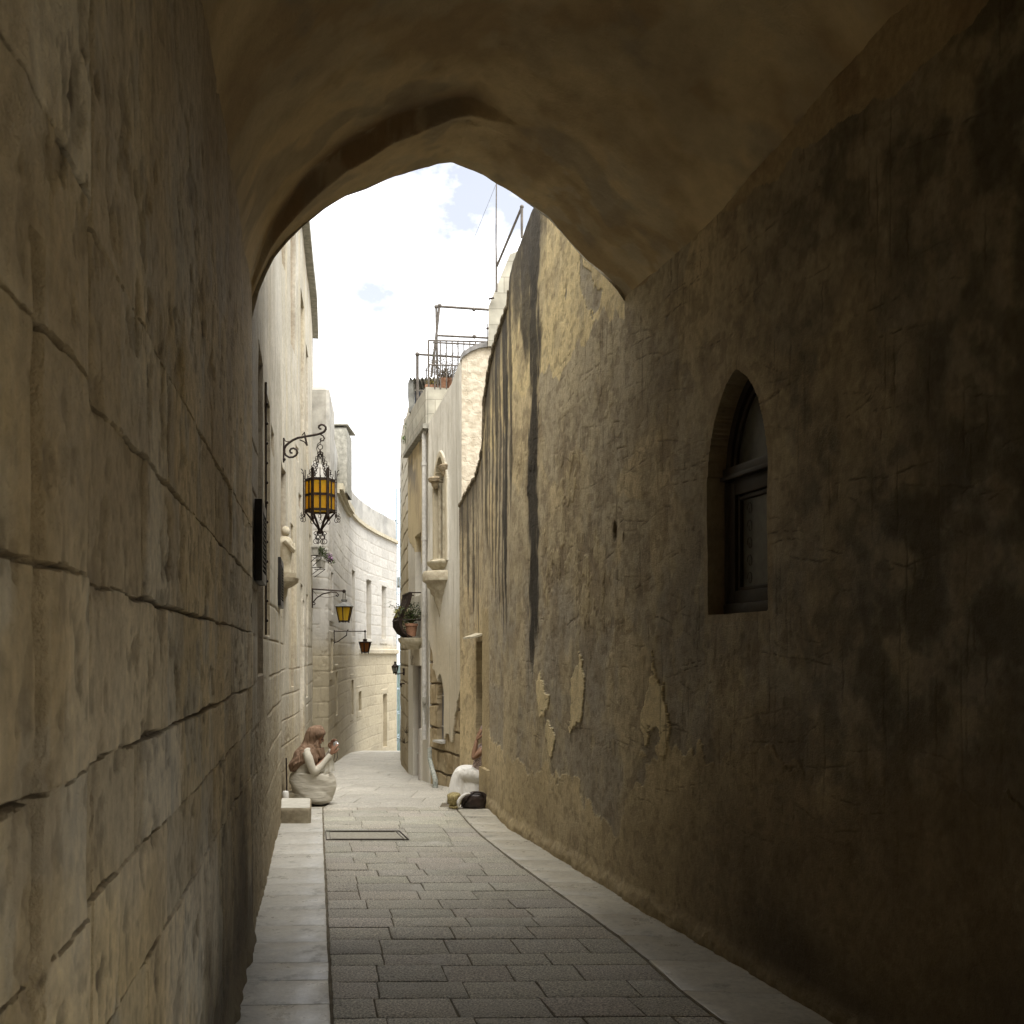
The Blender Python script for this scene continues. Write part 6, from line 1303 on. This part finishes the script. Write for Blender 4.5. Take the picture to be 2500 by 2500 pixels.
slices(dense([(Wq(0, a).z, Wq(b, 0).x, Wq(c, 0).x, DP, w_) for a, b, c, w_ in ((1010, 900, 1330, .15), (900, 910, 1330, .15), (750, 940, 1330, .155), (600, 965, 1330, .17), (500, 1000, 1320, .17), (440, 1080, 1280, .10), (410, 1120, 1240, .05))], 24), 40, 2.3, lambda z, a, t: .015*math.sin(a*6+z*40)).build('top', M['printc'], p2, angle=80)
slices(dense([(Wq(0, a).z, Wq(b, 0).x, Wq(c, 0).x, DP, w_) for a, b, c, w_ in ((440, 1090, 1290, .07), (330, 1075, 1290, .09), (200, 1060, 1290, .10), (110, 1080, 1280, .09), (60, 1120, 1230, .05))], 18), 32, 2.2).build('headscarf', M['printc'], p2, angle=80)
hand(p2, Wq(1000, 380, -.11), (.30, .0, .95), (.9, .4, 0), .25, plain('tan_hand', (.27, .155, .095), .55, 0, .4, .06), .95)
ds_ = MB(); ds_.box((-.10, 11.82, .06), (.62, .74, .26), rz=R(14), bev=.012); tag(ds_.build('doorstep', M['block']), 'worn limestone doorstep in the recessed doorway on the right', 'step')
# bag, straw hat and shoes in front
DB = 11.05
def Wb(cx, cy, y=0.): return Vector(((1040+cx*.1242-1250)/FX*DB, DB+y, CZ-(1760+cy*.1242-HOR)/FX*DB))
zf = Wb(0, 1690).z
bg_ = empty('handbag', Wb(950, 1690), 'slouchy dark brown leather bag lying on the pavement by the doorstep', 'bag')
slices(dense([(Wb(0, a).z-zf+.002, Wb(b, 0).x, Wb(c, 0).x, DB, w_) for a, b, c, w_ in ((1690, 720, 1190, .09), (1660, 700, 1200, .11), (1600, 690, 1205, .12), (1540, 705, 1205, .12), (1480, 740, 1195, .11), (1440, 800, 1170, .10), (1405, 870, 1120, .07), (1385, 930, 1050, .03))], 30), 48, 2.6, lambda z, a, t: .02*math.sin(a*4+z*60)+.012*math.sin(a*9-z*90)).build('body', M['bag'], bg_, angle=80)
m_ = MB(); m_.tube(dense([Wb(930, 1420, -.08)-UZ*zf, Wb(960, 1375, -.09)-UZ*zf, Wb(1060, 1375, -.09)-UZ*zf, Wb(1130, 1420, -.09)-UZ*zf, Wb(1170, 1500, -.10)-UZ*zf], 14), .008, 7); m_.tube(dense([Wb(700, 1660, -.11)-UZ*zf, Wb(760, 1560, -.12)-UZ*zf, Wb(850, 1440, -.115)-UZ*zf, Wb(930, 1400, -.08)-UZ*zf], 12), .006, 6); m_.build('handle', M['bag'], bg_, angle=80)
hb = empty('straw_hat', Wb(540, 1650), 'crumpled woven straw sun hat lying beside the brown bag', 'hat')
slices(dense([(Wb(0, a).z-zf+.002, Wb(b, 0).x, Wb(c, 0).x, DB-.02, w_) for a, b, c, w_ in ((1690, 560, 640, .05), (1660, 500, 660, .08), (1600, 440, 660, .11), (1540, 425, 660, .13), (1480, 418, 670, .13), (1440, 425, 680, .12), (1415, 470, 640, .08))], 28), 44, 2.1, lambda z, a, t: .03*math.sin(a*5+z*70)+.015*math.sin(a*14)).build('crown', M['straw'], hb, angle=80)
m_ = MB(); m_.tube(dense([Wb(470, 1640, -.10)-UZ*zf, Wb(560, 1670, -.12)-UZ*zf, Wb(640, 1640, -.12)-UZ*zf, Wb(680, 1560, -.12)-UZ*zf, Wb(690, 1440, -.08)-UZ*zf], 18), [.014]*18, 8); m_.build('brim', M['straw'], hb, angle=80)
sc_ = MB()
sc_.tube(dense([Wb(640, 1640, -.125)-UZ*zf, Wb(660, 1540, -.13)-UZ*zf, Wb(700, 1470, -.125)-UZ*zf, Wb(790, 1410, -.11)-UZ*zf, Wb(880, 1405, -.09)-UZ*zf], 16), [.012, .014, .018, .02, .02, .02, .019, .018, .017, .017, .016, .015, .014, .012, .010, .006], 9)
sc_.ball(Wb(650, 1560, -.12)-UZ*zf, (.022, .02, .03)); sc_.ball(Wb(650, 1640, -.12)-UZ*zf, (.014, .014, .02))
tag(sc_.build('white_scarf', M['white_cloth']), 'crumpled white scarf squeezed between straw hat and brown bag', 'scarf')
